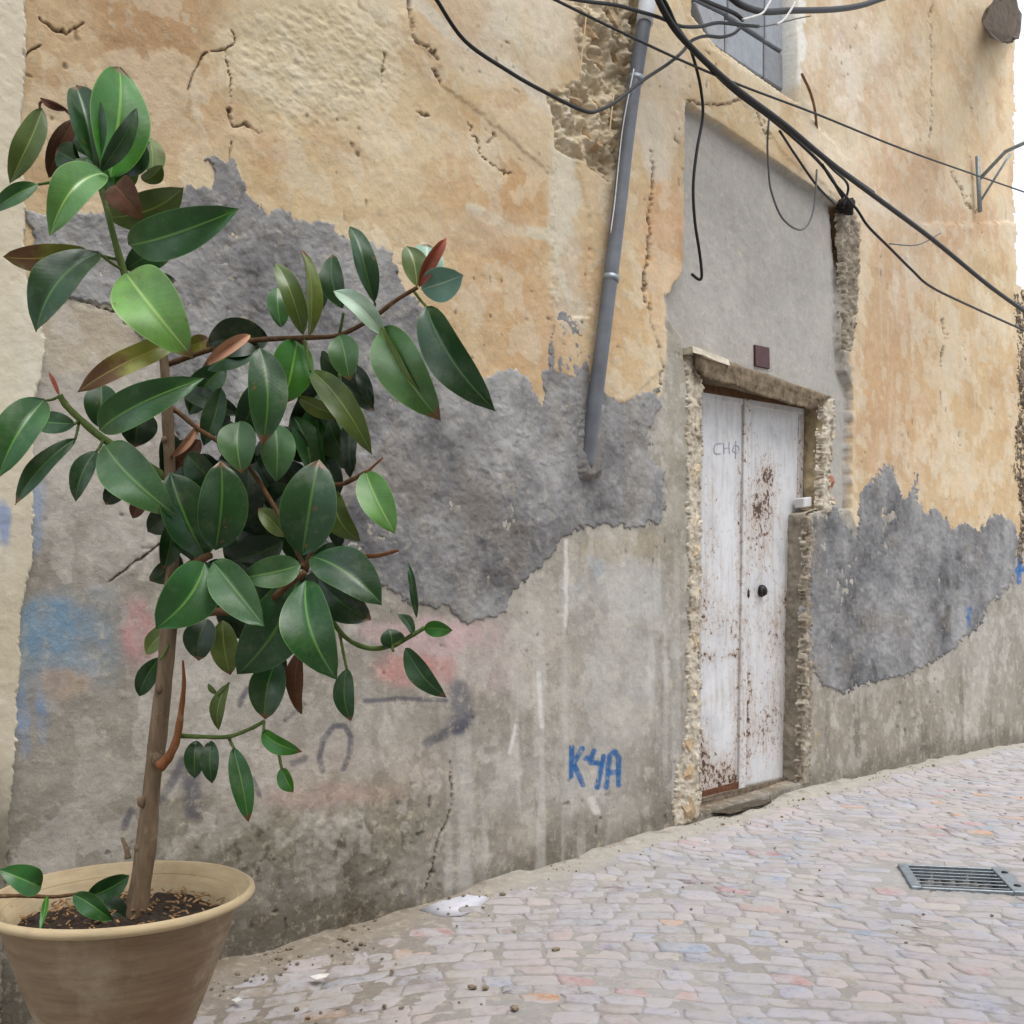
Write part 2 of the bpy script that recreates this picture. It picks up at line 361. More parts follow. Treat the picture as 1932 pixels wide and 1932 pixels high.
def paint(C, u, v, S, Zz, ops, nz):
    for (cu, cv, ru, rv, rgb, st, na) in ops:
        d = np.hypot((u-cu)/ru, (v-cv)/rv) + nz*na
        m = (sstep(1.25, .55, d)*st)[..., None]
        C = C*(1-m) + lin(rgb)*m
    return C
def wall_albedo(u, v, S, Zz):
    n1 = fbm(S*2.2, Zz*2.2, 11, 5); n2 = fbm(S*9, Zz*9, 12, 4); n3 = fbm(S*26, Zz*26, 14, 4)
    vst = fbm(S*9, Zz*.9, 15, 4)                       # vertical wash streaks
    uw = u + 14*n2 + 7*n3; vw = v + 16*n2 + 8*n3
    # --- lime-washed upper plaster
    up = np.zeros(u.shape+(3,)) + lin((205, 176, 132))
    up = paint(up, u, v, S, Zz, [
        (220, 120, 260, 260, (176, 136, 90), .9, .5), (130, 300, 160, 160, (170, 130, 88), .75, .6), (600, 110, 220, 150, (200, 184, 150), .9, .5), (520, 330, 130, 120, (212, 184, 138), .7, .6),
        (900, 60, 130, 110, (212, 196, 172), .8, .7), (1000, 40, 90, 90, (205, 194, 175), .8, .7), (905, 300, 110, 120, (204, 164, 112), .7, .8), (980, 420, 70, 90, (196, 150, 96), .75, .8),
        (760, 300, 140, 110, (214, 192, 156), .6, .8), (860, 440, 150, 40, (206, 188, 160), .6, .8), (980, 600, 60, 130, (206, 166, 112), .6, .7), (750, 470, 120, 90, (214, 184, 142), .5, .7),
        (1240, 200, 60, 130, (214, 190, 164), .8, .7), (1255, 470, 50, 170, (206, 152, 92), .8, .7), (1180, 620, 50, 110, (208, 170, 118), .6, .6),
        (1650, 250, 150, 300, (226, 204, 178), .8, .6), (1600, 120, 90, 130, (222, 206, 190), .8, .6), (1850, 200, 110, 330, (226, 196, 156), .8, .5), (1700, 330, 70, 60, (196, 150, 108), .6, .8),
        (1680, 660, 90, 330, (196, 152, 108), .65, .7), (1830, 760, 110, 260, (204, 164, 112), .6, .6), (1780, 420, 120, 100, (212, 184, 152), .7, .7), (1850, 420, 70, 60, (190, 138, 92), .5, .8)], n1)
    st = sstep(.08, .5, vst)*sstep(350, 500, v)*np.exp(-((u-1700)/75.)**2)
    up = up*(1-.7*st[..., None]) + lin((214, 198, 186))*.7*st[..., None]
    st = sstep(.15, .55, vst)*.45; up = up*(1-st[..., None]) + lin((212, 186, 146))*st[..., None]
    pk = (sstep(.1, .6, fbm(S*4+9, Zz*4, 21, 4))*.35)[..., None]; up = up*(1-pk) + lin((216, 186, 162))*pk
    dk = (sstep(.1, .7, fbm(S*3-4, Zz*5, 22, 5))*.45)[..., None]; up = up*(1-dk) + lin((180, 138, 90))*dk
    # pale bare strips
    for pts, hw, rgb in (([(1062, 285), (1065, 440), (1070, 560), (1075, 600)], 30, (204, 196, 180)), ([(890, 400), (960, 430), (1050, 455)], 13, (206, 194, 172)), ([(1506, -60), (1508, 100), (1500, 185)], 12, (226, 226, 226)),
                         ([(1330, 60), (1420, 130), (1520, 195), (1600, 260)], 26, (206, 184, 150)), ([(1220, 220), (1240, 310)], 30, (208, 194, 176)), ([(1640, 380), (1770, 440)], 16, (214, 196, 176)), ([(740, -40), (850, 60), (960, 130), (1045, 215)], 14, (206, 194, 178))):
        m = (sstep(hw*1.15, hw*.6, seg_dist(uw, vw, pts)))[..., None]; up = up*(1-m*.85) + lin(rgb)*m*.85
    fl = fbm(S*2.4+.35*n2, Zz*2.4+.3*n2, 27, 5)+.12*n3
    m = (sstep(.15, .21, fl)*.36)[..., None]; up = up*(1-m) + lin((224, 208, 182))*m
    m = (sstep(-.19, -.26, fl)*.34)[..., None]; up = up*(1-m) + lin((192, 144, 92))*m
    m = (sstep(.2, .24, fbm(S*9+5, Zz*9, 28, 4)+.15*n3)*.32)[..., None]; up = up*(1-m) + lin((214, 204, 186))*m
    lum = (up@np.array([.3, .55, .15]))[..., None]; up = (up*.76+lum*.24)*np.array([.95, .955, .89])
    # --- lower grey render
    lo = np.zeros(u.shape+(3,)) + lin((148, 143, 133))
    lo = paint(lo, u, v, S, Zz, [
        (180, 900, 180, 250, (172, 166, 158), .8, .5), (170, 640, 130, 70, (176, 164, 142), .9, .6), (1160, 1040, 130, 50, (160, 148, 124), .8, .6), (1160, 1120, 110, 70, (168, 170, 170), .75, .7),
        (1150, 1270, 130, 240, (174, 172, 166), .85, .6), (1080, 1420, 110, 90, (164, 161, 154), .7, .7), (560, 1180, 240, 80, (168, 162, 156), .6, .7), (900, 1230, 130, 70, (176, 160, 156), .6, .8), (640, 1480, 260, 110, (160, 146, 134), .7, .7), (920, 1460, 70, 90, (172, 168, 160), .7, .9),
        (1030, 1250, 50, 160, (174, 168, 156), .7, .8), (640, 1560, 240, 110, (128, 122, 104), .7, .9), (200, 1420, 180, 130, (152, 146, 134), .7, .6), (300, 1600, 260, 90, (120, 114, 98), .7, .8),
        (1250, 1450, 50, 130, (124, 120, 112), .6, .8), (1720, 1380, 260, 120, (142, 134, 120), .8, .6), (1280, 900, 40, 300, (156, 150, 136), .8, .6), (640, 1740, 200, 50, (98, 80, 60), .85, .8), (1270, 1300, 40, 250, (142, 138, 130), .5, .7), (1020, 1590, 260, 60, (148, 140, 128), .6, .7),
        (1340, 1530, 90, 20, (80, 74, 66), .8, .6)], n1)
    gr = (sstep(.0, .55, fbm(S*7, Zz*7, 23, 5))*.4)[..., None]; lo = lo*(1-gr) + lin((132, 126, 114))*gr
    pk = (sstep(.05, .6, fbm(S*5+3, Zz*5, 24, 5))*.45)[..., None]; lo = lo*(1-pk) + lin((180, 172, 160))*pk
    sp_ = sstep(.25, .5, fbm(S*30, Zz*30, 25, 3))
    mold = sp_*sstep(1.2, .4, np.hypot((u-640)/330, (v-1620)/130)+n1*.5)
    mold = np.maximum(mold, .8*sstep(-.25, .35, n2)*sstep(1.15, .5, np.hypot((u-570)/200, (v-1640)/85)+n1*.6)); mold = mold[..., None]*.8
    lo = lo*(1-mold) + lin((70, 68, 54))*mold
    vs_ = (sstep(.1, .5, vst)*sstep(1230, 1330, v)*sstep(1500, 1600, u))[..., None]*.6; lo = lo*(1-vs_) + lin((100, 93, 82))*vs_
    fl = fbm(S*3.2+.35*n2, Zz*3.2+.3*n2, 37, 5)+.15*n3
    m = (sstep(.13, .20, fl)*.30)[..., None]; lo = lo*(1-m) + lin((182, 177, 168))*m
    m = (sstep(-.16, -.24, fl)*.32)[..., None]; lo = lo*(1-m) + lin((122, 115, 102))*m
    m = (sstep(.22, .27, fbm(S*13+5, Zz*11, 38, 4)+.2*n3)*.30)[..., None]; lo = lo*(1-m) + lin((196, 192, 184))*m
    hg = Zz-ground(S)+.10*n1+.05*n2; m = (sstep(.42, .05, hg)*sstep(2.9, 1.2, S)*.75)[..., None]; lo = lo*(1-m) + lin((88, 82, 68))*m      # damp grime, with the lower-left shade also darkened into the colour
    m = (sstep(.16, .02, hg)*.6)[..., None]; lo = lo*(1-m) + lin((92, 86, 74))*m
    ws = (sstep(.12, .5, fbm(S*14, Zz*1.3, 39, 4))*sstep(950, 1080, v)*sstep(500, 900, u)*sstep(1330, 1250, u)*.4)[..., None]; lo = lo*(1-ws) + lin((196, 194, 188))*ws
    # old paint: pale blue, pink, spray
    for cu, cv, ru, rv, rgb, st in ((135, 1215, 160, 115, (120, 146, 166), .62), (90, 1180, 60, 60, (112, 146, 172), .6), (40, 1360, 16, 70, (128, 152, 184), .8), (75, 1340, 12, 60, (128, 152, 184), .7), (75, 980, 18, 120, (140, 158, 184), .6), (262, 1200, 55, 95, (182, 136, 134), .7),
                                    (760, 1262, 95, 45, (188, 130, 126), .8), (780, 1195, 150, 45, (188, 160, 160), .8), (130, 1290, 70, 40, (176, 146, 116), .5), (1130, 1070, 20, 30, (150, 170, 188), .6), (620, 1500, 160, 30, (172, 144, 134), .5)):
        d = np.hypot((uw-cu)/ru, (vw-cv)/rv)+n1*.5+n2*.3; m = (sstep(1.15, .5, d)*np.clip(st*(.85+.7*n3+.5*n2+.8*vst), 0, .9))[..., None]
        lo = lo*(1-m) + lin(rgb)*m
    for pts, hw in DARKSPRAY:
        m = (sstep(hw*1.35, hw*.4, seg_dist(u+2*n3, v+2*n3, pts))*(.72+.3*n2))[..., None]; m = np.clip(m, 0, 1)
        lo = lo*(1-m) + lin((78, 78, 90))*m
    for pts, hw in (([(1068, 1020), (1070, 1080), (1068, 1180)], 4.5), ([(1017, 1270), (1020, 1340), (1022, 1370)], 5), ([(975, 1370), (962, 1420)], 4), ([(1115, 1510), (1125, 1530)], 9)):
        m = (sstep(hw*1.2, hw*.5, seg_dist(u+3*n3, v, pts))*.8)[..., None]; lo = lo*(1-m) + lin((208, 206, 200))*m
    lum = (lo@np.array([.3, .55, .15]))[..., None]; lo = lo*.9+lum*.1
    # --- where which
    UPPOLY = [(-900, -900), (3000, -900), (3000, 900), (1925, 1010), (1850, 1005), (1760, 1000), (1700, 960), (1660, 980), (1620, 1005), (1602, 960), (1606, 700), (1592, 640), (1592, 420), (1575, 378),
              (1290, 192), (1290, 512), (1256, 560), (1256, 650), (1246, 745), (1180, 800), (1000, 800), (850, 700), (700, 560), (400, 440), (230, 545), (60, 560), (-100, 560), (-900, 560)]
    m = sstep(-3, 3, poly_sd(u+6*n3+4*n2, v+6*n3+5*n2, UPPOLY))[..., None]
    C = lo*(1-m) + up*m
    # panel: smooth grey render
    pc = np.zeros(u.shape+(3,)) + lin((166, 163, 157)); k = (sstep(-.1, .6, n1)*.5)[..., None]; pc = pc*(1-k)+lin((152, 149, 143))*k
    k = (sstep(.1, .5, fbm(S*5, Zz*2.5, 31, 4))*.5)[..., None]; pc = pc*(1-k)+lin((178, 175, 168))*k
    m = sstep(-2, 2, poly_sd(u, v, PANEL)+3*n3)[..., None]; C = C*(1-m)+pc*m
    m = sstep(-2, 3, poly_sd(uw, vw, HOLLOW))[..., None]
    hc = lin((184, 170, 144))*(1+.28*n3[..., None]+.25*n2[..., None]); k = sstep(.1, .5, fbm(S*12, Zz*12, 33, 4))[..., None]; hc = hc*(1-k)+lin((200, 190, 168))*k
    C = C*(1-m)+np.clip(hc, .02, .8)*m
    m = sstep(-2, 3, poly_sd(u+5*n3, v, JAMBEDGE))[..., None]; C = C*(1-m)+lin((112, 88, 62))*(1+.5*n3[..., None])*m
    m = sstep(-1, 2, poly_sd(u, v, WINDOW))[..., None]; C = C*(1-m)+lin((150, 156, 164))*m
    m = sstep(-2, 2, poly_sd(u, v, OPENING))[..., None]; C = C*(1-m)+lin((120, 100, 74))*(1+.4*n3[..., None])*m
    for pts in KA+BLUE2[:2]:
        m = (sstep(6.2, 3.8, seg_dist(u+1.2*n3, v+1.2*n3, pts))*(.95-.6*sstep(.25, .6, n3)-.3*sstep(.2, .5, n2)))[..., None]; C = C*(1-m)+lin((46, 96, 150))*m
    return np.clip(C, .01, .85)
def pits_mask(S, Zz):
    p = vn(S*34, Zz*34, 41); q = vn(S*3.1, Zz*3.1, 42); return sstep(.93-.07*q, .98, p)*sstep(.5, .75, q)

def build_wall(parent):
    S, Zz = wall_grid(-900, 2060, -1000, 2150, 2.4, (-20, 1938, -20, 1900))
    u, v = grid_uv(S, Zz); mpp = (S*DY + DIST*NY*-1)/F            # metres per photo unit
    mpp = np.maximum(xy(S, 0)[1], .5)/F
    n2 = fbm(S*9, Zz*9, 12, 4); n3 = fbm(S*26, Zz*26, 14, 4)
    H = base_h(S, Zz) + .003*n2 + .002*n3
    rough = sstep(1.2, .5, np.hypot((u-610)/190, (v-120)/150))
    H += rough*.004*fbm(S*45, Zz*60, 51, 3)
    rl = sstep(1.2, .5, np.hypot((u-650)/300, (v-1620)/120)); H += rl*.004*fbm(S*30, Zz*30, 52, 3)
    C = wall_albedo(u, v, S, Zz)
    pm = pits_mask(S, Zz)*(1-sstep(-2, 2, poly_sd(u, v, PANEL))); H -= .004*pm; C *= (1-.6*pm)[..., None]
    n5 = fbm(S*60, Zz*60, 18, 3); uw = u+5*n3+6*n2+4*n5; vw = v+5*n3-6*n2-4*n5; brk = sstep(-.55, .1, fbm(S*22, Zz*22, 19, 3))
    for pts, hw in CRACKS:
        d = seg_dist(uw, vw, pts); m = sstep(hw*.72+.8, hw*.2, d+hw*.6*n5)*(.25+.75*brk); H -= .012*m; C = C*(1-.72*m[..., None]) + lin((58, 44, 32))*.72*m[..., None]
        k = sstep(hw*5, hw, np.abs(d-hw*1.2))*sstep(.1, .5, n2+n3); H -= .002*k
    # skins of plaster standing a little proud
    for poly, th in (([(770, -60), (782, 50), (790, 80), (828, 112), (840, 165), (1042, 330), (1044, 700), (1180, 760), (1250, 700), (1255, 560), (1288, 515), (1290, 200), (1400, 190), (1440, 250), (1580, 380), (1600, 300), (1500, 200), (1300, 60), (1300, -60)], .005),
                     ([(1757, -400), (1757, 270), (1740, 420), (2100, 420), (2100, -400)], -.012), ([(1044, 225), (1050, 600), (1110, 600), (1112, 420), (1090, 310)], -.006)):
        H += th*sstep(-3, 3, poly_sd(uw, vw, poly))
    H += -.045*sstep(-1.5, 1.5, poly_sd(u+1.5*n3, v+1.5*n3, PANEL))
    hm = sstep(-3, 5, poly_sd(u+14*n2+8*n3, v+16*n2+8*n3, HOLLOW)); H += hm*(-.036 + .05*(1-2*np.abs(fbm(S*7, Zz*11, 53, 4))) *.7 + .035*fbm(S*22, Zz*26, 54, 3) + .012*n5)
    jm = sstep(-2, 3, poly_sd(u+5*n3, v, JAMBEDGE)); H += jm*(-.03+.04*n3)
    H += -.13*sstep(-1.5, 1.5, poly_sd(u, v, WINDOW)); 
    om = sstep(-1.5, 1.5, poly_sd(u+2*n3, v, OPENING)); H = H*(1-om) + (-.17)*om
    X, Y = xy(S, H); h, w = S.shape
    V = np.stack([X, Y, Zz], -1).reshape(-1, 3)
    edge = np.where(v > 545+12*n3, 1e9, 1914+5*n2+4*n3+4*sstep(300, 560, v)); keep = (u <= edge)
    V, fq, Cv = compact(V, grid_faces(h, w, keep), C.reshape(-1, 3))
    me = mesh_np('wall', V, fq, Cv)
    o = link('wall', me, M['plaster'], parent)
    # return of the house behind its far corner, and its coarse body
    sa = float(sq(wallp(1914, HZ))[0]); sb = float(S[0, -1]); zt = float(Zz[0].max()); zl = wallp(1935, 548).z; zb = float(ground(sb))-.5
    P = [(sa, -.01, zl-.1), (sa, -.01, zt), (sa-.05, -4, zt), (sa-.05, -4, zl-.1), (sa-.2, -.02, zl-.03), (sb, -.02, zl-.03), (sb, -4, zl-.03), (sa-.2, -4, zl-.03), (sb, -.0, zb), (sb, -.0, zl-.03), (sb, -4, zl-.03), (sb, -4, zb)]
    V = [(*xy(s, q), z) for s, q, z in P]
    me = mesh_np('side_wall', V, [[0, 1, 2, 3], [4, 5, 6, 7], [8, 9, 10, 11]], np.tile(lin((200, 170, 130)), (12, 1)), False); link('side_wall', me, M['plaster'], parent)
    return o

def build_patch(name, poly, th, colfn, mat, parent, step=2.6, edge=6, seed=0, rough=.003, warp=(7, 5), slope=1.6, label=None):
    p = np.array(poly); S, Zz = wall_grid(p[:, 0].min()-25, p[:, 0].max()+25, p[:, 1].min()-25, p[:, 1].max()+25, step)
    u, v = grid_uv(S, Zz); mpp = np.maximum(xy(S, 0)[1], .5)/F
    na = fbm(S*16, Zz*16, 61+seed, 4); nb = fbm(S*45, Zz*45, 62+seed, 4); nc = fbm(S*16+50, Zz*16, 63+seed, 4)
    ng = fbm(S*110, Zz*110, 67+seed, 3); sd_ = poly_sd(u+warp[0]*na+warp[1]*nb+4.5*ng, v+warp[0]*nc+warp[1]*nb-4.5*ng, poly)
    e = np.clip(sd_*mpp*slope, -.02, th)
    body = np.clip(sd_/40., 0, 1)
    H = base_h(S, Zz) + e + np.where(e > 0, 1, 0)*(rough*fbm(S*7+1.5*na, Zz*7+1.5*nc, 64+seed, 4)*body*1.6 + rough*1.2*(np.abs(fbm(S*13+2*nc, Zz*9+2*na, 66+seed, 4))-.2)*np.clip(sd_/6, 0, 1) + rough*.8*fbm(S*36, Zz*36, 65+seed, 4)*np.clip(sd_/4, 0, 1))
    C = colfn(u, v, S, Zz, sd_)
    keep = e > -.019
    X, Y = xy(S, H); V = np.stack([X, Y, Zz], -1).reshape(-1, 3); f = grid_faces(*S.shape, keep)
    V, f, c = compact(V, f, C.reshape(-1, 3))
    o = link(name, mesh_np(name, V, f, c), mat, parent)
    if label: o['label'] = label
    return o
def cement_col(dark, light, seed):
    def fn(u, v, S, Zz, sd_):
        n1 = fbm(S*3, Zz*3, 71+seed, 5); n2 = fbm(S*11, Zz*11, 72+seed, 5); n3 = fbm(S*34, Zz*34, 73+seed, 3)
        n1 = n1+.35*fbm(S*5+1.2*n2, Zz*9+1.2*n1, 78+seed, 4); t = np.clip(.5+.62*n1+.40*n2, 0, 1)[..., None]; C = lin(dark)*(1-t)+lin(light)*t
        C = C*(1+.13*n3[..., None])
        cr = np.abs(fbm(S*6+4, Zz*6, 74+seed, 4)); k = (sstep(.035, .0, cr)*.35)[..., None]; C = C*(1-k)+lin((76, 74, 74))*k
        br = (sstep(.2, .6, fbm(S*4+8, Zz*4, 75+seed, 4))*.35)[..., None]; C = C*(1-br)+lin((122, 112, 98))*br
        for pts in BLUE2:
            m = (sstep(4.5, 1.0, seg_dist(u+4*n3, v+4*n3, pts))*.6)[..., None]; C = C*(1-m)+lin((48, 98, 152))*m
        return np.clip(C, .02, .8)
    return fn

op = thing('light_blocker_wall', 'unseen plain wall added behind the viewer to block frontal light', 'house', (*xy(0, 5.0), float(ground(0))))
hexa('wall', [Vector((*xy(a, q), z)) for q in (5.0, 8.0) for a, z in ((-7, 6.4), (4.0, 6.4), (4.0, -1.2), (-7, -1.2))], mat_stone('blocker_plaster', lin((176, 156, 126)), (.85, 1.12)), op)  # unseen wall, added behind the camera so light falls from above
base0 = wallp(1250, 1568); 
house = thing('house', 'old house wall of flaking ochre plaster with grey cement repairs and narrow white double door', 'house', base0)
build_wall(house)
build_patch('cement_patch', CEM1, .0045, cement_col((92, 92, 94), (166, 166, 165), 0), M['cement'], house, rough=.0036, warp=(7, 8), label='large ragged grey cement patch left of the door')
build_patch('cement_patch', CEM2, .005, cement_col((82, 83, 86), (152, 152, 152), 40), M['cement'], house, seed=9, rough=.005, warp=(7, 8), label='grey cement patch right of the door')

# neighbouring house on the left, a slightly proud cream pier
PIER = [(-880, -900), (44, -900), (46, 0), (44, 150), (40, 260), (46, 420), (52, 520), (72, 590), (84, 640), (84, 690), (66, 760), (60, 900), (62, 1050), (40, 1150), (34, 1350), (22, 1480), (14, 1620), (5, 1800), (0, 2080), (-880, 2080)]
def pier_col(u, v, S, Zz, sd_):
    n1 = fbm(S*3, Zz*3, 81, 5); n2 = fbm(S*10, Zz*3, 82, 4); n3 = fbm(S*30, Zz*30, 83, 3)
    C = np.zeros(u.shape+(3,))+lin((206, 199, 180)); k = np.clip(.4+.7*n1, 0, 1)[..., None]; C = C*(1-k)+lin((194, 182, 156))*k
    k = (sstep(.0, .5, n2)*.5)[..., None]; C = C*(1-k)+lin((214, 212, 200))*k
    k = sstep(1380, 1560, v+60*n1)[..., None]; C = C*(1-k)+lin((126, 120, 106))*(1+.3*n3[..., None])*k
    m = (sstep(1.2, .5, np.hypot((u-2)/14, (v-985)/50)+n3*.4)*.7)[..., None]; C = C*(1-m)+lin((110, 140, 190))*m
    return np.clip(C, .02, .8)
nb_house = thing('neighbouring_house', 'cream plastered pier of the adjoining house at the left edge', 'house', wallp(-200, 2000))
build_patch('wall', PIER, .022, pier_col, M['panel'], nb_house, step=3.4, seed=20, rough=.0012, warp=(5, 4), slope=3.0)

# ------------------------------------------------------------------ doorway
# lintel
fr = [wallp(1305, 660, .035), wallp(1562, 747, .035), wallp(1532, 775, .03), wallp(1316, 706, .03)]
bk = [wallp(1305, 660, -.13), wallp(1575, 752, -.13), wallp(1520, 764, -.13), wallp(1318, 726, -.13)]
hexa('lintel', fr+bk, M['lintel'], house, cuts=9, noise=.012, seed=3, sm=True)['label'] = 'weathered brown stone lintel over the white door'
wallbox('lintel_cap', [(1306, 653), (1376, 679), (1378, 690), (1308, 664)], -.03, .045, mat_simple('pale_mortar', lin((214, 206, 186)), .9, .15, 30, .5), house, cuts=3, noise=.006, seed=8)
# wooden door head seen under the lintel
wallbox('door_head', [(1322, 722), (1519, 757), (1518, 770), (1322, 738)], -.14, -.085, mat_simple('old_wood', lin((92, 66, 44)), .9, .5, 30, .5), house, cuts=2, noise=.004, seed=5)
# broken plaster and rubble round the doorway
def rubble_col(c1, c2, c3, seed):
    def fn(u, v, S, Zz, sd_):
        n2 = fbm(S*18, Zz*18, 72+seed, 4); n3 = fbm(S*60, Zz*60, 73+seed, 3); t = np.clip(.5+1.1*n2, 0, 1)[..., None]
        C = lin(c1)*(1-t)+lin(c2)*t; k = (sstep(.15, .5, fbm(S*26+4, Zz*26, 74+seed, 3))*.8)[..., None]; C = C*(1-k)+lin(c3)*k
        return np.clip(C*(1+.35*n3[..., None]), .02, .8)
    return fn
def rubble_strip(poly, th, cols, seed, rough):
    return build_patch('broken_plaster', poly, th, rubble_col(*cols, seed), M['rubble_plaster'], house, step=2.0, seed=seed, rough=rough, warp=(6, 5), slope=2.5)
CREAM = ((202, 194, 178), (180, 170, 152), (134, 120, 102)); BROWN = ((154, 144, 128), (124, 114, 100), (176, 168, 152))
rubble_strip([(1294, 690), (1304, 664), (1322, 690), (1321, 1000), (1321, 1540), (1268, 1560), (1272, 1460), (1292, 1390), (1300, 1150), (1295, 900)], .007, CREAM, 101, .009)
rubble_strip([(1553, 760), (1572, 752), (1570, 830), (1562, 900), (1566, 965), (1548, 968)], .008, CREAM, 111, .014)
rubble_strip([(1522, 975), (1536, 970), (1528, 1100), (1532, 1250), (1524, 1478), (1512, 1482)], .006, BROWN, 121, .013)
rubble_strip([(1584, 395), (1604, 388), (1624, 430), (1618, 540), (1608, 660), (1594, 662), (1590, 520)], .004, BROWN, 131, .018)
rs = random.Random(5)
def rock(name, u, v, q, a, dep, b, mat, sd):
    c = wallp(u, v, q); k = c.y/F
    o = lump(name, c, (D3+Z3*rs.uniform(-.25, .25)).normalized(), N3, Z3, (a*k*1.3, dep, b*k), mat, house, sd, 2, .55, .75)
    smooth(o.data, False); return o
for i, (u, v, a, b) in enumerate([(1305, 700, 12, 18), (1303, 800, 11, 22), (1306, 890, 11, 18), (1302, 985, 13, 16), (1305, 1040, 12, 14), (1303, 1120, 11, 18), (1304, 1210, 11, 20), (1300, 1300, 13, 20), (1293, 1400, 18, 24), (1290, 1460, 18, 20), (1292, 1525, 20, 24)]):
    rock('jamb_stone', u, v, -.022, a, .04, b, M['jamb'] if v < 1390 else M['rubble'], i*1.7)
for i, (u, v, a, b, m) in enumerate([(1552, 778, 14, 16, 'jamb'), (1556, 820, 13, 18, 'jamb'), (1554, 862, 12, 18, 'jamb'), (1553, 910, 11, 20, 'brick'), (1556, 946, 12, 10, 'jamb'), (1526, 1010, 6, 22, 'rubble'), (1524, 1120, 6, 26, 'rubble'), (1526, 1260, 7, 30, 'rubble'), (1522, 1400, 7, 26, 'rubble')]):
    rock('jamb_stone', u, v, -.05, a, .06, b, mat_stone('jamb_brick', lin((172, 124, 104))) if m == 'brick' else M[m], 30+i*1.7)
for i, (u, v, a, b) in enumerate([(1105, 62, 24, 18), (1152, 40, 20, 22), (1118, 118, 26, 15), (1165, 128, 18, 24), (1082, 190, 24, 10), (1128, 208, 30, 12), (1110, 262, 32, 15), (1150, 268, 18, 18), (1125, -20, 26, 22)]):
    rock('rubble_stone', u, v, -.03, a, .035, b, M['rubble'], 50+i*2.3)
# deep inner faces of the doorway on its right side
vs = np.arange(756, 1482, 3.0); ue = np.interp(vs, [752, 958, 968, 1476], [1556, 1552, 1524, 1514]); V = []; C = []; nq = 26
for v_, u_ in zip(vs, ue):
    p0 = wallp(u_-3, v_, 0)
    for k in range(nq):
        q = -.15+.15*k/(nq-1); a = np.array(p0.z*16.); b = np.array(q*16+3.)
        n1 = float(fbm(a, b, 141, 4)); n2 = float(fbm(a*3, b*3, 142, 3)); n3 = float(fbm(a*.6, b*.6, 143, 2))
        V.append(tuple(p0+N3*q+D3*(.012*n1+.006*n2)-D3*.004))
        c = lin((196, 178, 144)) if v_ < 962 else lin((142, 134, 120)); c = c*(1+.5*n1+.3*n2); C.append(np.clip(c, .02, .8))
link('door_reveal', mesh_np('door_reveal', V, grid_faces(len(vs), nq), np.array(C)), M['cement'], house)
# door
def mat_door():
    t = NT('rusty_white_paint'); co = t.coord('Object'); sep = t.new("ShaderNodeSeparateXYZ"); t.l(co, sep.inputs[0])
    n1 = t.noise(7, 5, .6, co); n2 = t.noise(36, 5, .68, co); n3 = t.noise(120, 4, .7, co)
    mp = t.new("ShaderNodeMapping"); mp.inputs['Scale'].default_value = (9, 9, .9); t.l(co, mp.inputs[0]); ns = t.noise(4, 4, .6, mp.outputs[0])
    c = t.ramp(n1, [(.3, tuple(lin((190, 191, 194)))), (.55, tuple(lin((212, 214, 217)))), (.75, tuple(lin((198, 196, 194))))])
    c = t.mix(t.ramp(ns, [(.5, (0, 0, 0)), (.72, (.5, .5, .5))]), c, tuple(lin((168, 158, 144))))
    at = t.new("ShaderNodeAttribute", attribute_name='wear').outputs['Fac']
    spots = t.math('ADD', t.math('MULTIPLY', n2, .75), t.math('MULTIPLY', n3, .25))
    thr = t.math('MULTIPLY_ADD', at, -.24, .715)
    grime = t.ramp(t.math('ADD', t.math('MULTIPLY', at, .55), t.math('MULTIPLY', n1, .6)), [(.38, (0, 0, 0)), (.9, (.6, .6, .6))]); c = t.mix(grime, c, tuple(lin((150, 138, 122))))
    rust = t.math('GREATER_THAN', spots, thr); drip = t.math('MULTIPLY', t.ramp(ns, [(.5, (0, 0, 0)), (.62, (1, 1, 1))]), t.ramp(at, [(.3, (0, 0, 0)), (.8, (.3, .3, .3))])); c = t.mix(drip, c, tuple(lin((150, 112, 80)))) 
    half = t.math('ADD', t.math('SUBTRACT', spots, thr), .5); halo = t.ramp(half, [(.40, (0, 0, 0)), (.5, (.6, .6, .6))])
    c = t.mix(halo, c, tuple(lin((160, 128, 96))))
    rc = t.ramp(n3, [(.35, tuple(lin((44, 34, 30)))), (.7, tuple(lin((96, 64, 44))))])
    c = t.mix(rust, c, rc)
    nb = t.bump(n1, .12, .01); nb = t.bump(rust, -.4, .002, nb)
    return t.done(c, .5, nb, spec=.3)
M['door'] = mat_door()
M['iron'] = mat_simple('dark_iron', (.03, .027, .024), .5, .5, 60, .4, .4)
M['rustiron'] = mat_simple('rusted_iron', lin((98, 62, 42)), .85, .5, 60, .4)
dq = -.105
door = link('door', bm_mesh('door', bmesh.new()), M['door'], house)
door['label'] = 'narrow two leaved white metal door with rust spots'
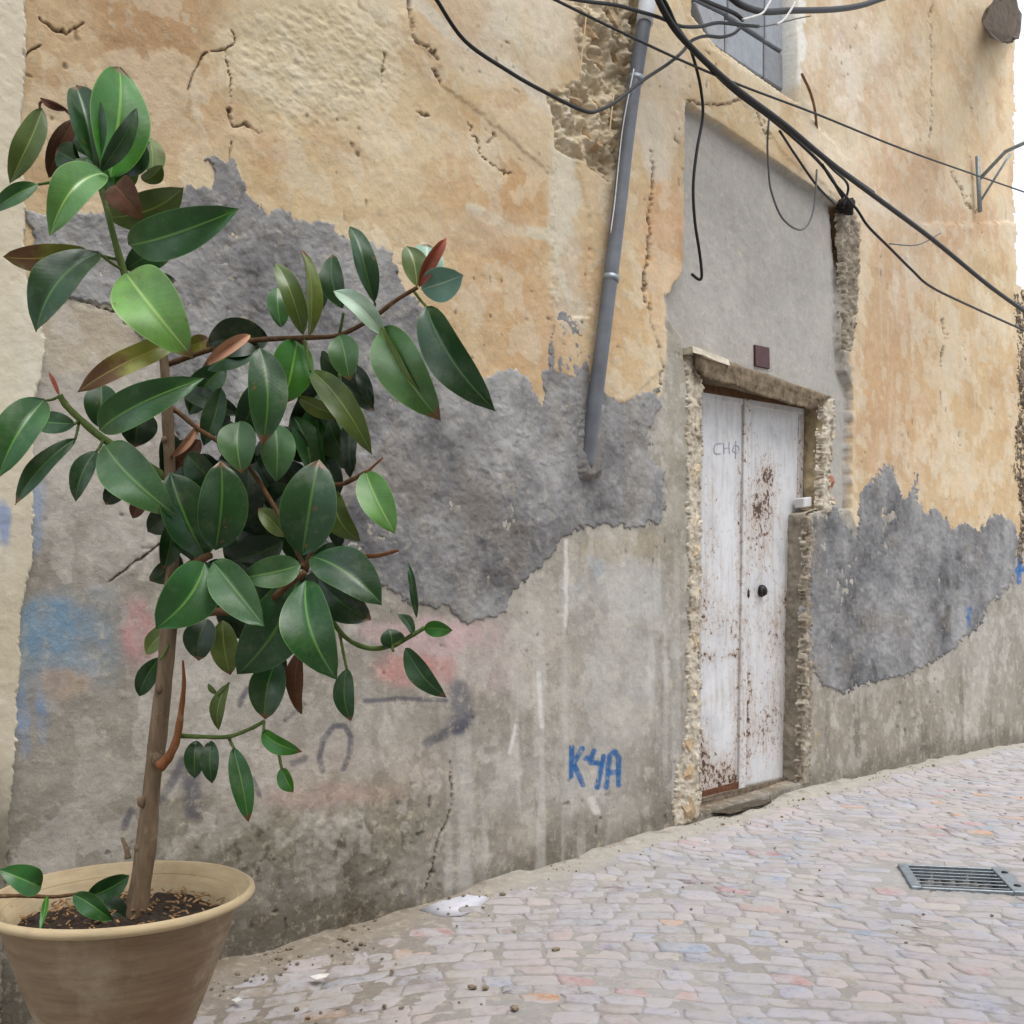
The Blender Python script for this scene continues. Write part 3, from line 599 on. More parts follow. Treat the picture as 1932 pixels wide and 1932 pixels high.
# frame of the door: top rail and right stile
def doorbox(name, quad, q0, q1, mat, **k): return wallbox(name, quad, q0, q1, mat, door, **k)
def leaf_sheet(name, c4, q, wearpts, seed):
    """door leaf: sheet with slight dents and wear weights, 12 mm thick"""
    n, m = 14, 90; V = []; wear = []
    for j in range(m+1):
        for i in range(n+1):
            a, b = i/n, j/m
            u = (c4[0][0]*(1-a)+c4[1][0]*a)*(1-b)+(c4[3][0]*(1-a)+c4[2][0]*a)*b
            v = (c4[0][1]*(1-a)+c4[1][1]*a)*(1-b)+(c4[3][1]*(1-a)+c4[2][1]*a)*b
            ed = min(1, min(a, 1-a)*12, min(b, 1-b)*60)
            q_ = q + .004*MN.noise(Vector((a*2, b*9, seed)))*ed
            V.append(wallp(u, v, q_))
            w = .20
            for (pu, pv, ru, rv, st) in wearpts: w += st*math.exp(-((u-pu)/ru)**2-((v-pv)/rv)**2)
            wear.append(min(w, 1.2))
    N = (n+1)*(m+1); f = []
    for j in range(m):
        for i in range(n):
            a = j*(n+1)+i; f.append((a, a+n+1, a+n+2, a+1))
    B = [p - N3*.012 for p in V]; f2 = [tuple(N+x for x in reversed(q4)) for q4 in f]; rim = []
    def strip(idx):
        for a, b in zip(idx[:-1], idx[1:]): rim.append((a, b, b+N, a+N))
    strip([j*(n+1) for j in range(m+1)][::-1]); strip([j*(n+1)+n for j in range(m+1)]); strip(list(range(n+1))); strip([m*(n+1)+i for i in range(n+1)][::-1])
    me = mesh_np(name, [tuple(p) for p in V+B], f+f2+rim, None, True)
    at = me.attributes.new('wear', 'FLOAT', 'POINT'); at.data.foreach_set('value', np.array(wear+wear, np.float32))
    return link(name, me, M['door'], door)
leaf_sheet('door_leaf', [(1322, 737), (1408, 752), (1398, 1488), (1318, 1512)], dq, [(1326, 1150, 14, 50, .5), (1330, 1240, 22, 14, .5), (1360, 1470, 60, 50, .62), (1395, 1300, 12, 200, .45), (1385, 1237, 26, 6, .5), (1326, 1420, 12, 60, .5), (1340, 1000, 16, 90, .3), (1362, 1180, 30, 40, .3), (1398, 960, 10, 120, .4)], 1.0)
leaf_sheet('door_leaf', [(1416, 754), (1515, 772), (1503, 1466), (1402, 1488)], dq, [(1442, 930, 24, 70, .5), (1450, 896, 12, 14, .5), (1430, 962, 10, 12, .5), (1432, 1020, 26, 80, .35), (1470, 1180, 50, 60, .34), (1460, 1300, 45, 80, .2), (1486, 1130, 14, 12, .6), (1440, 1380, 50, 60, .35), (1408, 1300, 8, 200, .5), (1500, 1300, 6, 220, .5)], 5.0)
def flat_wear(o, w):
    at = o.data.attributes.new('wear', 'FLOAT', 'POINT'); at.data.foreach_set('value', np.full(len(o.data.vertices), w, np.float32))
flat_wear(doorbox('meeting_stile', [(1405, 750), (1419, 753), (1407, 1486), (1395, 1489)], dq-.005, dq+.014, M['door'], bevel=.003), .45)
flat_wear(doorbox('top_rail', [(1322, 733), (1517, 767), (1516, 782), (1322, 750)], dq-.01, dq+.007, M['door'], bevel=.002), .2)
flat_wear(doorbox('side_stile', [(1508, 768), (1518, 770), (1506, 1463), (1496, 1466)], dq-.02, dq+.006, M['door'], bevel=.002), .55)
# knob, keyhole, rusted toe
kc = wallp(1438, 1115, dq+.012)
lump('door_knob', kc, D3, N3, Z3, (.026, .03, .034), M['iron'], door, 3.0, 2, .12, .1)
bm = bmesh.new(); tube_into(bm, [wallp(1437, 1108+k, dq+.03+.008*math.sin(k/16*3.14)) for k in (-2, 4, 10, 16)], .007, 6, 2); link('door_handle', bm_mesh('door_handle', bm, True), M['iron'], door)
lump('keyhole', wallp(1412, 1120, dq+.014), D3, N3, Z3, (.013, .006, .03), M['iron'], door, 8.0, 1, .3, .2)
wallbox('threshold', [(1320, 1506), (1506, 1462), (1508, 1476), (1320, 1532)], -.14, -.085, mat_simple('worn_threshold', lin((110, 98, 84)), .9, .5, 30, .6), house, cuts=4, noise=.008, seed=11)
doorbox('bottom_rail', [(1322, 1494), (1396, 1474), (1396, 1490), (1322, 1512)], dq-.005, dq+.007, M['rustiron'], cuts=3, noise=.005, seed=12)
wallbox('hinge', [(1517, 939), (1532, 937), (1532, 956), (1517, 958)], -.09, -.03, mat_simple('white_plastic', (.55, .55, .54), .5, .1, 20, .1), house, bevel=.006)
lump('hinge_pin', wallp(1549, 949, -.02), D3, N3, Z3, (.05, .035, .035), M['jamb'], house, 71, 2, .3, .3)
# plate over the door
pl = wallbox('wall_plate', [(1425, 650), (1452, 656), (1453, 696), (1426, 690)], -.075, -.03, mat_simple('maroon_paint', lin((76, 44, 44)), .55, .25, 25, .15), None, bevel=.002)
tag(pl, 'small dark maroon plate on the grey render above the white door', 'plate')
# concrete blocks in the walled-up window
bl = [[(1308, -60), (1372, -60), (1372, 25), (1308, -5)], [(1375, -60), (1442, -60), (1442, 74), (1375, 30)], [(1445, -60), (1502, -60), (1502, 112), (1445, 77)],
      [(1310, 2), (1367, 30), (1367, 98), (1342, 82)], [(1370, 36), (1440, 80), (1440, 146), (1370, 100)], [(1443, 82), (1487, 110), (1487, 176), (1443, 148)], [(1490, 112), (1503, 120), (1503, 188), (1490, 178)]]
for b in bl: wallbox('concrete_block', b, -.16, -.085, M['block'], house, bevel=.006)

# ------------------------------------------------------------------ drainpipe
M['pvc'] = mat_simple('grey_pvc', lin((98, 103, 110)), .5, .22, 9, .1)
M['pvc_pale'] = mat_simple('pale_pvc', lin((206, 210, 216)), .5, .1, 20, .1)
pp = [(1219, 10), (1215, 47), (1189, 213), (1164, 427), (1137, 644), (1122, 765), (1112, 850)]
pipe = thing('drainpipe', 'leaning grey plastic drainpipe running down the wall left of the door', 'pipe', wallp(1112, 860, .03))
P = [wallp(u, v, .05) for u, v in pp]; P[-1] = wallp(1104, 890, .0); P[-2] = wallp(1122, 765, .036)
tube('pipe', P, lambda t: .031, M['pvc'], pipe, 16, 6)
tube('pipe_socket', [wallp(1222, -60, .052), wallp(1221, 0, .052), wallp(1216, 44, .051)], .038, M['pvc_pale'], pipe, 16, 3)
for (u, v) in ((1199, 150), (1152, 525)):
    a = wallp(u, v, .05); tube('pipe_clip', [a - Vector((.0, 0, .012)), a + Vector((.004, 0, .012))], .0355, M['galv'], pipe, 16, 1)
wr = [(1196, 130), (1186, 180), (1175, 240), (1168, 300), (1160, 380), (1152, 440)]
tag(tube('thin_wire', [wallp(u, v, .075) for u, v in wr], .0028, M['wire_white'], None, 6), 'thin pale wire strapped along the upper drainpipe', 'wire')
# cement shoulder covering the foot of the pipe
SH = [(1104, 768), (1120, 756), (1140, 766), (1142, 820), (1134, 900), (1114, 910), (1088, 904), (1086, 870), (1094, 810)]
build_patch('cement_patch', SH, .036, cement_col((100, 100, 102), (140, 139, 138), 77), M['cement'], house, step=2.6, seed=31, rough=.002, slope=1.3, warp=(3, 2))

# ------------------------------------------------------------------ cables
def cable(pts, w, q, label, mat='cable', name='cable', group='cables crossing the wall', n=6):
    """pts in photo units; q: distance from the wall (number or list)"""
    P = []; pts = list(pts)
    def on(a, b):      # carry a cable on past the top of the picture
        d = math.hypot(a[0]-b[0], a[1]-b[1]); return (a[0]+(a[0]-b[0])/d*170, a[1]+(a[1]-b[1])/d*170)
    if pts[0][1] < 0: pts = [on(pts[0], pts[1])] + pts
    if pts[-1][1] < 0: pts = pts + [on(pts[-1], pts[-2])]
    for i, (u, v) in enumerate(pts):
        qq = q if not isinstance(q, (list, tuple)) else q[0]+(q[1]-q[0])*i/(len(pts)-1)
        P.append(wallp(u, v, qq))
    mid = P[len(P)//2]; r = w*.5*mid.y/F
    return tag(tube(name, P, r, M[mat], None, 8, n), label, 'cable', group)
main = [(1225, -40), (1252, 20), (1290, 75), (1380, 160), (1480, 235), (1560, 302), (1650, 370), (1760, 452), (1870, 542), (1960, 606)]
cable(main, 11, (.16, .30), 'thickest black cable sagging diagonally down to the right edge')
cable([(u+5*math.sin(i*1.7)+2, v-9*math.sin(i*1.1+.5)) for i, (u, v) in enumerate(main[:7])], 7, (.15, .24), 'black cable twined round the upper half of the thickest cable')
cable([(1252, 8), (1275, 48), (1330, 118), (1420, 196), (1500, 262), (1556, 318), (1590, 372)], 7, (.13, .05), 'black cable leaving the thick bundle for the knot above the door panel')
cable([(815, -12), (824, 0), (877, 77), (957, 133), (1021, 170), (1104, 210), (1137, 205), (1164, 190), (1211, 153), (1261, 120), (1288, 97), (1305, 77), (1331, 68), (1361, 70), (1385, 63), (1401, 47)], 7, (.10, .16), 'black cable hanging in a deep loop in front of the drainpipe')
cable([(1020, -14), (1150, 50), (1288, 115), (1400, 162), (1540, 215), (1700, 280), (1840, 330), (1960, 372)], 4.6, (.12, .3), 'thin dark cable running straight to the bracket at right')
cable([(1055, -6), (1110, 3), (1164, 10), (1211, 23), (1244, 33), (1268, 43), (1288, 50), (1321, 50), (1355, 43), (1395, 47), (1431, 50)], 7, (.12, .2), 'black cable crossing the pale pipe socket with a frayed copper end')
cable([(1365, -15), (1400, 10), (1440, 22), (1490, 20), (1570, 18), (1625, 10), (1680, -8)], 12, (.22, .24), 'thick dark cable along the top edge before the walled-up window')
cable([(1303, 92), (1315, 133), (1323, 173), (1326, 220), (1315, 283), (1308, 350), (1311, 417), (1320, 477), (1324, 520), (1318, 527), (1305, 517)], 6, (.15, .03), 'black cable hanging straight down the grey panel with a hooked end')
cable([(1452, 208), (1448, 267), (1450, 317), (1455, 360), (1475, 410), (1505, 433), (1525, 423), (1537, 383), (1541, 320)], 4, (.18, .10), 'thin grey wire looped below the cable bundle over the panel', 'cable_grey')
cable([(1471, 247), (1501, 293), (1541, 350), (1575, 385)], 4.5, (.17, .06), 'short thin cable dropping from the bundle to the knot', 'cable')
cable([(1551, 310), (1575, 347), (1615, 393), (1638, 427), (1678, 467), (1721, 510), (1755, 540), (1821, 573), (1960, 636)], 5, (.14, .22), 'dark cable sagging below the thickest one at right')
cable([(1590, 392), (1600, 350), (1572, 320), (1553, 300)], 5, (.06, .16), 'short dark cable stub rising from the knot')
cable([(1678, 460), (1731, 462), (1775, 440)], 2.4, .1, 'faint grey wire end on the ochre wall under the thick cable', 'cable_grey')
cable([(1300, -12), (1345, 8), (1385, 25), (1402, 38)], 8, (.2, .2), 'black cable curling in at the top toward the copper ends')
cable([(1401, 37), (1420, 32), (1438, 25), (1450, 8), (1462, -14)], 4.5, .24, 'left one of two white wires at the top edge', 'wire_white')
cable([(1466, 46), (1478, 38), (1486, 28), (1500, 5), (1506, -12)], 4.5, .25, 'right one of two white wires at the top edge', 'wire_white')
cable([(1431, 50), (1446, 49), (1470, 44), (1500, 36), (1530, 30)], 2.2, .2, 'bare thin wire end twisting off the frayed copper end', 'cable_grey')
kn = link('cable_knot', bm_mesh('cable_knot', bmesh.new()), M['cable'], None); bpy.data.objects.remove(kn)
kc = wallp(1598, 388, .035)
kn = lump('cable_knot', kc, D3, N3, Z3, (.055, .05, .05), M['hole'], None, 5.0, 2, .45, .2); tag(kn, 'black taped cable knot at the corner of the grey panel', 'cable joint')
# dry straws in the rubble
for i, pts in enumerate(([(1108, 0), (1104, 50), (1098, 100), (1094, 142)], [(1160, 0), (1172, 40), (1176, 80)], [(1158, 180), (1152, 230), (1150, 260)])):
    tag(tube('dry_root', [wallp(u, v, .04) for u, v in pts], .003, mat_simple('dry_root', lin((206, 184, 146)), .9, .2) if i == 0 else bpy.data.materials['dry_root'], None, 5), ['longest pale dry root hanging in the rubble left of the drainpipe', 'upper short dry root beside the pipe socket', 'lower short dry root beside the drainpipe'][i], 'root')
# stick of rebar by the window
st = tube('iron_stub', [wallp(1513, 140, .09), wallp(1528, 172, .06), wallp(1537, 205, .04), wallp(1541, 242, .0)], .008, mat_simple('old_rust', lin((128, 98, 70)), .9, .4, 40, .3), None, 8, 4); tag(st, 'rusty curved iron stub right of the walled-up window', 'iron stub')
# steel bracket at right
br = thing('wall_bracket', 'grey steel wall bracket with a bent arm reaching past the right corner', 'bracket', wallp(1845, 400, 0))
a0 = wallp(1844, 295, .03); a1 = wallp(1849, 400, .03)
tube('bracket_post', [a0, a1], .018, M['galv'], br, 4, 1)
tube('bracket_arm', [wallp(1848, 338, .03), wallp(1897, 286, .22), wallp(1945, 264, .42)], .014, M['galv'], br, 8, 1)
tube('bracket_strut', [wallp(1851, 378, .03), wallp(1906, 290, .24)], .009, M['galv'], br, 8, 1)

rubble_strip([(1916, 552), (1945, 545), (1950, 1060), (1922, 1060), (1926, 940), (1914, 900), (1917, 820), (1922, 760), (1916, 640)], .004, ((120, 104, 84), (76, 66, 56), (150, 138, 120)), 151, .03)
# stone corbel built into the wall top right
cprof = [(1861, 40), (1868, 18), (1884, 2), (1906, -8), (1920, 30), (1916, 66), (1896, 74), (1872, 62)]
bm = bmesh.new(); rings = []
for q in (-.1, .12, .3, .48, .62):          # rough stone built into the wall and reaching out over the street
    k = 1-.25*max(0, q-.3); cc_ = wallp(1890, 35, q)
    rings.append([bm.verts.new(cc_+(wallp(u, v, 0)-wallp(1890, 35, 0))*k) for u, v in cprof])
bm.faces.new(rings[0]); bm.faces.new(rings[-1][::-1])
for r0, r1 in zip(rings[:-1], rings[1:]):
    for i in range(len(cprof)): j = (i+1) % len(cprof); bm.faces.new((r0[i], r1[i], r1[j], r0[j]))
bmesh.ops.subdivide_edges(bm, edges=bm.edges[:], cuts=3, use_grid_fill=True)
for v_ in bm.verts: v_.co += MN.noise_vector(v_.co*8)*.022+MN.noise_vector(v_.co*20)*.012
link('corbel', bm_mesh('corbel', bm), M['corbel'], house)['label'] = 'rough dark stone corbel jutting out at the top right'

# ------------------------------------------------------------------ ground
GR = [groundp(u, v) for u, v in [(1706, 1628), (1912, 1640), (1926, 1681), (1706, 1674)]]
gc = sum(GR, Vector())/4; gx = ((GR[1]-GR[0])+(GR[2]-GR[3])); gx.z = 0; gL = gx.length/2; gx.normalize(); gy = Vector((-gx.y, gx.x, 0)); gW = .5*(abs((GR[3]-GR[0]).dot(gy))+abs((GR[2]-GR[1]).dot(gy)))
def in_drain(X, Y, m=0.0):
    a = (X-gc.x)*gx.x+(Y-gc.y)*gx.y; b = (X-gc.x)*gy.x+(Y-gc.y)*gy.y
    return (np.abs(a) < gL/2+m) & (np.abs(b) < gW/2+m)
def gh(s, q):
    X, Y = xy(s, q); return ground(s) - .012*sstep(.16, .30, q) + .006*fbm(s*2.2, q*2.2, 91, 3)
def build_street():
    sa = np.concatenate([np.arange(-30, -2.5, 1.5), np.arange(-2.5, 8.6, .022), np.arange(8.6, 60, 1.5)])
    qa = np.concatenate([np.arange(-6, -.1, 1.0), np.arange(-.1, 4.2, .022), np.arange(4.2, 40, 1.5)])
    S, Q = np.meshgrid(sa, qa); X, Y = xy(S, Q)
    n1 = fbm(S*3, Q*3, 92, 5); n2 = fbm(S*14, Q*14, 93, 4)
    Zg = gh(S, Q) + .004*n2
    lip = sstep(.22, .0, Q+.05*n1)*.02*sstep(-.3, .3, n1); Zg += lip
    C = np.zeros(S.shape+(3,))+lin((160, 158, 157)); k = np.clip(.5+.8*n1, 0, 1)[..., None]; C = C*(1-k)+lin((146, 142, 137))*k
    k = sstep(.2, .1, Q+.05*n2)[..., None]; C = C*(1-k)+(lin((164, 159, 150))*(1+.15*n2[..., None]))*k
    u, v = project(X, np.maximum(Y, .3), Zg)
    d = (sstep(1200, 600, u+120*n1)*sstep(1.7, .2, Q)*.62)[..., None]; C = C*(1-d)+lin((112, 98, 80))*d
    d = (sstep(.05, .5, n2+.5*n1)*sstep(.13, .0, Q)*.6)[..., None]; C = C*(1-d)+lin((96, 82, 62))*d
    hole = in_drain(X, Y, -.012); Zg = np.where(hole, Zg-.16, Zg); C[hole] = lin((26, 25, 24))
    V = np.stack([X, Y, Zg], -1).reshape(-1, 3)
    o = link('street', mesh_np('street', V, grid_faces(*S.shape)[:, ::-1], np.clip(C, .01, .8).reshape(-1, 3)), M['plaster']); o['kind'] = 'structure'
    return o
street = build_street()
# setts, laid in courses across the street
def mat_sett():
    t = NT('worn_sett'); co = t.coord('Object'); n = t.noise(34, 6, .75, co); n2 = t.noise(140, 4, .7, co)
    at = t.new("ShaderNodeAttribute", attribute_name='Col').outputs['Color']
    k = t.ramp(n, [(.28, (.60, .58, .55)), (.45, (.95, .95, .95)), (.75, (1.1, 1.1, 1.12))]); c = t.mix(1.0, at, k, 'MULTIPLY')
    pt = t.ramp(t.noise(17, 5, .7, co), [(.42, (0, 0, 0)), (.62, (.85, .85, .85))]); c = t.mix(pt, c, tuple(lin((170, 169, 174))))
    gr = t.ramp(t.noise(70, 5, .75, co), [(.26, (.7, .7, .7)), (.40, (0, 0, 0))]); c = t.mix(gr, c, tuple(lin((96, 90, 84))))
    bl = t.ramp(t.noise(2.6, 4, .6, co), [(.48, (0, 0, 0)), (.66, (.45, .45, .45))]); c = t.mix(bl, c, tuple(lin((184, 164, 156))))
    dust = t.ramp(t.noise(9, 4, .6, co), [(.38, (0, 0, 0)), (.66, (.75, .75, .75))]); c = t.mix(dust, c, tuple(lin((168, 163, 158))))
    nb = t.bump(n, .35, .004); nb = t.bump(n2, .3, .002, nb)
    return t.done(c, .75, nb, spec=.25)
M['sett'] = mat_sett()
PAL = [((178, 175, 178), 10), ((170, 168, 174), 7), ((182, 178, 176), 7), ((162, 161, 168), 3.5), ((176, 168, 160), 5), ((186, 172, 168), 3), ((184, 146, 142), 1.6), ((158, 168, 180), 2.5), ((204, 150, 108), .6), ((128, 114, 114), .9), ((186, 178, 166), 3)]
pal = [lin(c) for c, w in PAL]; pw = [w for c, w in PAL]
def sett_geo(rnd, corners, sink=0.0):
    """low domed stone: outer foot ring, shoulder ring, crown"""
    n = len(corners); cx = sum(c[0] for c in corners)/n; cq = sum(c[1] for c in corners)/n
    pts = []
    for i in range(n):
        a = corners[i]; b = corners[(i+1) % n]
        for t in (0.12, .5, .88): pts.append((a[0]*(1-t)+b[0]*t+rnd.uniform(-.007, .007), a[1]*(1-t)+b[1]*t+rnd.uniform(-.007, .007)))
    hh = rnd.uniform(.0005, .0048)-sink; tx, ty = rnd.uniform(-.045, .045), rnd.uniform(-.045, .045); V = []; m = len(pts)
    for sc, dz in ((1.0, -.006), (.97, hh*.3), (.80, hh)):
        for (a, b) in pts:
            aa = cx+(a-cx)*sc; bb = cq+(b-cq)*sc; V.append((*xy(aa, bb), float(gh(np.array(aa), np.array(bb)))+dz+tx*(aa-cx)+ty*(bb-cq)))
    V.append((*xy(cx, cq), float(gh(np.array(cx), np.array(cq)))+hh*1.1))
    Fc = []
    for r in (0, 1):
        for i in range(m): j = (i+1) % m; Fc.append((r*m+i, r*m+j, (r+1)*m+j, (r+1)*m+i))
    for i in range(m): Fc.append((2*m+i, 2*m+(i+1) % m, 3*m))
    return V, Fc
rn = random.Random(21); setts = []
def course(a, b):            # courses lie across the view and bow down at both ends
    yy = b - .15*math.log(math.cosh((a-.15)/.45)); return sq((a, yy))
b_ = 1.5; row = 0
while b_ < 10.2:
    d_ = rn.uniform(.058, .088); a_ = -2.6+rn.uniform(0, .1)
    while a_ < 6.6:
        w_ = rn.uniform(.07, .145)*(1.25 if rn.random() < .12 else 1)
        def jit(a, b):
            s1, q1 = course(a+rn.uniform(-.011, .011), b+.018*math.sin(a*5+b*3)+rn.uniform(-.006, .006)); return (s1, q1)
        g = rn.choice((.0, .0, .001, .0025))
        cs = [jit(a_+g, b_+g), jit(a_+w_-g, b_+g), jit(a_+w_-g, b_+d_-g), jit(a_+g, b_+d_-g)]
        cx = sum(c[0] for c in cs)/4; cq = sum(c[1] for c in cs)/4; X, Y = xy(cx, cq)
        a_ += w_
        if cq < .13+.05*math.sin(cx*7) or cx > 9.5 or cq > 4.6 or Y < 1.2 or in_drain(np.array(X), np.array(Y), .06) or rn.random() < .03: continue
        u, v = project(X, Y, float(ground(cx)))
        if not (-250 < u < 2350 and v < 2350): continue
        pr = [project(*xy(a, b), float(ground(a))) for a, b in cs]
        area = abs(sum(pr[i][0]*pr[(i+1) % 4][1]-pr[(i+1) % 4][0]*pr[i][1] for i in range(4)))/2
        vis = 0 < u < 1932 and 1380 < v < 1932
        setts.append((vis*area, cs, u))
    b_ += d_; row += 1
setts.sort(key=lambda t: -t[0])
bigV, bigF, bigC = [], [], []; off = 0
for i, (ar, cs, u) in enumerate(setts):
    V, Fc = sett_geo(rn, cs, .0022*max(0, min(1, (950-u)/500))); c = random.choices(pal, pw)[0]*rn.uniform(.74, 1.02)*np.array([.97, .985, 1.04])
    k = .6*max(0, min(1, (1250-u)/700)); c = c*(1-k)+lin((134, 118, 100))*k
    if i < 300:
        me = bpy.data.meshes.new('paving_stone'); me.from_pydata(V, [], Fc); 
        a = me.attributes.new('Col', 'FLOAT_COLOR', 'POINT'); a.data.foreach_set('color', np.tile(np.append(c, 1), len(V)).astype(np.float32))
        bmm = bmesh.new(); bmm.from_mesh(me); bmesh.ops.recalc_face_normals(bmm, faces=bmm.faces[:]); bmm.to_mesh(me); bmm.free(); smooth(me)
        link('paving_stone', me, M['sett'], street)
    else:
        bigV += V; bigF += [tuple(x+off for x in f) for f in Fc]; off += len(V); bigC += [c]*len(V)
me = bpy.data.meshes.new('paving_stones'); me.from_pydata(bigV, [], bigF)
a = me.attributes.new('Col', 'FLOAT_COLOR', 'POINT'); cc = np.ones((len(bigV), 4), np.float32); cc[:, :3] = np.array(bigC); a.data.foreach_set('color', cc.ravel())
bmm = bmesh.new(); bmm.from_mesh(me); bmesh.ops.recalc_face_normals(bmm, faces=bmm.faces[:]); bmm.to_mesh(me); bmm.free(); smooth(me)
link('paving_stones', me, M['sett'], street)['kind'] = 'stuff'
# drain grate
dr = thing('drain_grate', 'rectangular steel drain grate with long bars set in the paving', 'drain', gc)
def gbox(name, a0, a1, b0, b1, z0, z1, mat, parent, bevel=.002):
    P = []
    for z in (z1, z0):
        for a, b in ((a0, b0), (a1, b0), (a1, b1), (a0, b1)):
            p = gc+gx*a+gy*b; s, q = sq(p); P.append(Vector((p.x, p.y, float(ground(s))+z)))
    return hexa(name, P, mat, parent, bevel=bevel)
L2, W2 = gL/2, gW/2
gbox('frame_end', -L2, -L2+.035, -W2, W2, -.05, .001, M['galv'], dr); gbox('frame_end', L2-.05, L2, -W2, W2, -.05, .001, M['galv'], dr)
gbox('frame_side', -L2+.035, L2-.05, -W2, -W2+.012, -.05, -.0005, M['galv'], dr); gbox('frame_side', -L2+.035, L2-.05, W2-.012, W2, -.05, -.0005, M['galv'], dr)
nbar = 6
for i in range(nbar):
    b = -W2+.012+(gW-.024)*(i+.75)/(nbar+.5); gbox('bar', -L2+.036, L2-.051, b-.0032, b+.0032, -.008, -.004, M['galv'], dr, .0008)
for sgn in (-1, 1):
    p = gc+gx*(L2-.02)+gy*(W2*.55*sgn); s, q = sq(p); p.z = float(ground(s))+.002
    lump('bolt', p, gx, gy, Z3, (.014, .014, .006), M['iron'], dr, 4+sgn, 1, .1, .1)
# white spill at the foot of the wall
sp_poly = [(792, 1716), (830, 1700), (880, 1688), (918, 1684), (925, 1694), (900, 1714), (870, 1728), (830, 1730)]
bm = bmesh.new(); ctr = groundp(858, 1708, .0035); ring = [bm.verts.new(groundp(u, v, .001)) for u, v in sp_poly]; low = [bm.verts.new(groundp(u, v, -.02)) for u, v in sp_poly]; c_ = bm.verts.new(ctr)
for i in range(len(ring)): j = (i+1) % len(ring); bm.faces.new((ring[i], ring[j], c_)); bm.faces.new((low[i], low[j], ring[j], ring[i]))
sp_o = link('plaster_spill', bm_mesh('plaster_spill', bm, True), mat_simple('white_plaster', lin((192, 192, 198)), .9, .1, 30, .3)); tag(sp_o, 'white dried plaster spill on the paving at the foot of the wall', 'spill')
# crumbs along the foot of the wall
bm = bmesh.new(); rc = random.Random(3)
for i in range(2200):
    s = rc.uniform(-.9, 6.5); q = abs(rc.gauss(0, .10))+.012 if rc.random() < .75 else rc.uniform(.05, 1.6)
    if s > 2.0 and rc.random() < .8: continue
    X, Y = xy(s, q); r = rc.uniform(.0015, .0055)*(2.0 if rc.random() < .12 else 1)
    mt = Matrix.Translation((X, Y, float(gh(np.array(s), np.array(q)))+r*.5+.004)) @ Matrix.Rotation(rc.uniform(0, 3), 4, 'Z') @ Matrix.Diagonal((r*rc.uniform(.8, 1.8), r*rc.uniform(.7, 1.3), r*.7, 1))
    bmesh.ops.create_icosphere(bm, subdivisions=1, radius=1, matrix=mt)
tag(link('plaster_crumbs', bm_mesh('plaster_crumbs', bm), mat_simple('crumb', lin((128, 116, 98)), .95, .5, 60, .2)), 'small plaster crumbs and grit along the foot of the wall', 'grit', None, 'stuff')

# ------------------------------------------------------------------ pot
PY = 2.02
pc = depthp(231, 1684, PY); gz = float(gh(*[np.array(x) for x in sq(pc)])); ph = pc.z-gz
pot = thing('plant_pot', 'large pale terracotta pot holding the rubber plant at lower left', 'pot', (pc.x, pc.y, gz))
def lathe(name, prof, mat, parent, seg=96, wob=.0):
    V = []; Fc = []
    for r, z in prof:
        for k in range(seg):
            th = 2*math.pi*k/seg; rr = r*(1+wob*MN.noise(Vector((math.cos(th)*1.5, math.sin(th)*1.5, z*3))))
            V.append((pc.x+rr*math.cos(th), pc.y+rr*math.sin(th), z))
    m = len(prof)
    for i in range(m-1):
        for k in range(seg): Fc.append((i*seg+k, i*seg+(k+1) % seg, (i+1)*seg+(k+1) % seg, (i+1)*seg+k))
    return link(name, mesh_np(name, V, Fc), mat, parent)
def mat_pot(name, rgb, rgb2):
    t = NT(name); co = t.coord('Object'); mp = t.new("ShaderNodeMapping"); mp.inputs['Scale'].default_value = (3, 3, 22); t.l(co, mp.inputs[0])
    n = t.noise(3, 5, .6, mp.outputs[0]); n2 = t.noise(5, 4, .6, co); n3 = t.noise(120, 3, .6, co)
    c = t.ramp(n, [(.3, tuple(lin(rgb))), (.7, tuple(lin(rgb2)))])
    c = t.mix(t.ramp(n2, [(.5, (0, 0, 0)), (.8, (.6, .6, .6))]), c, tuple(lin((112, 80, 56))))
    n4 = t.noise(7, 6, .7, co); c = t.mix(t.ramp(n4, [(.5, (0, 0, 0)), (.72, (.55, .55, .55))]), c, tuple(lin((184, 172, 148))))
    c = t.mix(t.ramp(t.noise(38, 6, .8, co), [(.62, (0, 0, 0)), (.70, (.5, .5, .5))]), c, tuple(lin((92, 72, 52))))
    nb = t.bump(n, .25, .006); nb = t.bump(n3, .2, .002, nb)
    return t.done(c, .75, nb, spec=.25)
mp1 = mat_pot('terracotta', (122, 103, 82), (146, 127, 102)); mp2 = mat_pot('pale_terracotta', (168, 150, 118), (190, 172, 138))
R = .254; z0 = pc.z
lathe('body', [(.0, gz+.002), (.088, gz+.002), (.097, gz+.012), (.112, z0-.34), (.142, z0-.255), (.168, z0-.19), (.192, z0-.125), (.208, z0-.08), (.217, z0-.045), (.223, z0-.018)], mp1, pot, wob=.004)
lathe('rim', [(.221, z0-.018), (.246, z0-.016), (.253, z0-.012), (.2555, z0-.008), (.254, z0-.001), (.247, z0+.004), (.243, z0+.0015), (.239, z0-.006), (.213, z0-.025), (.200, z0-.06), (.185, z0-.10)], mp2, pot, wob=.009)
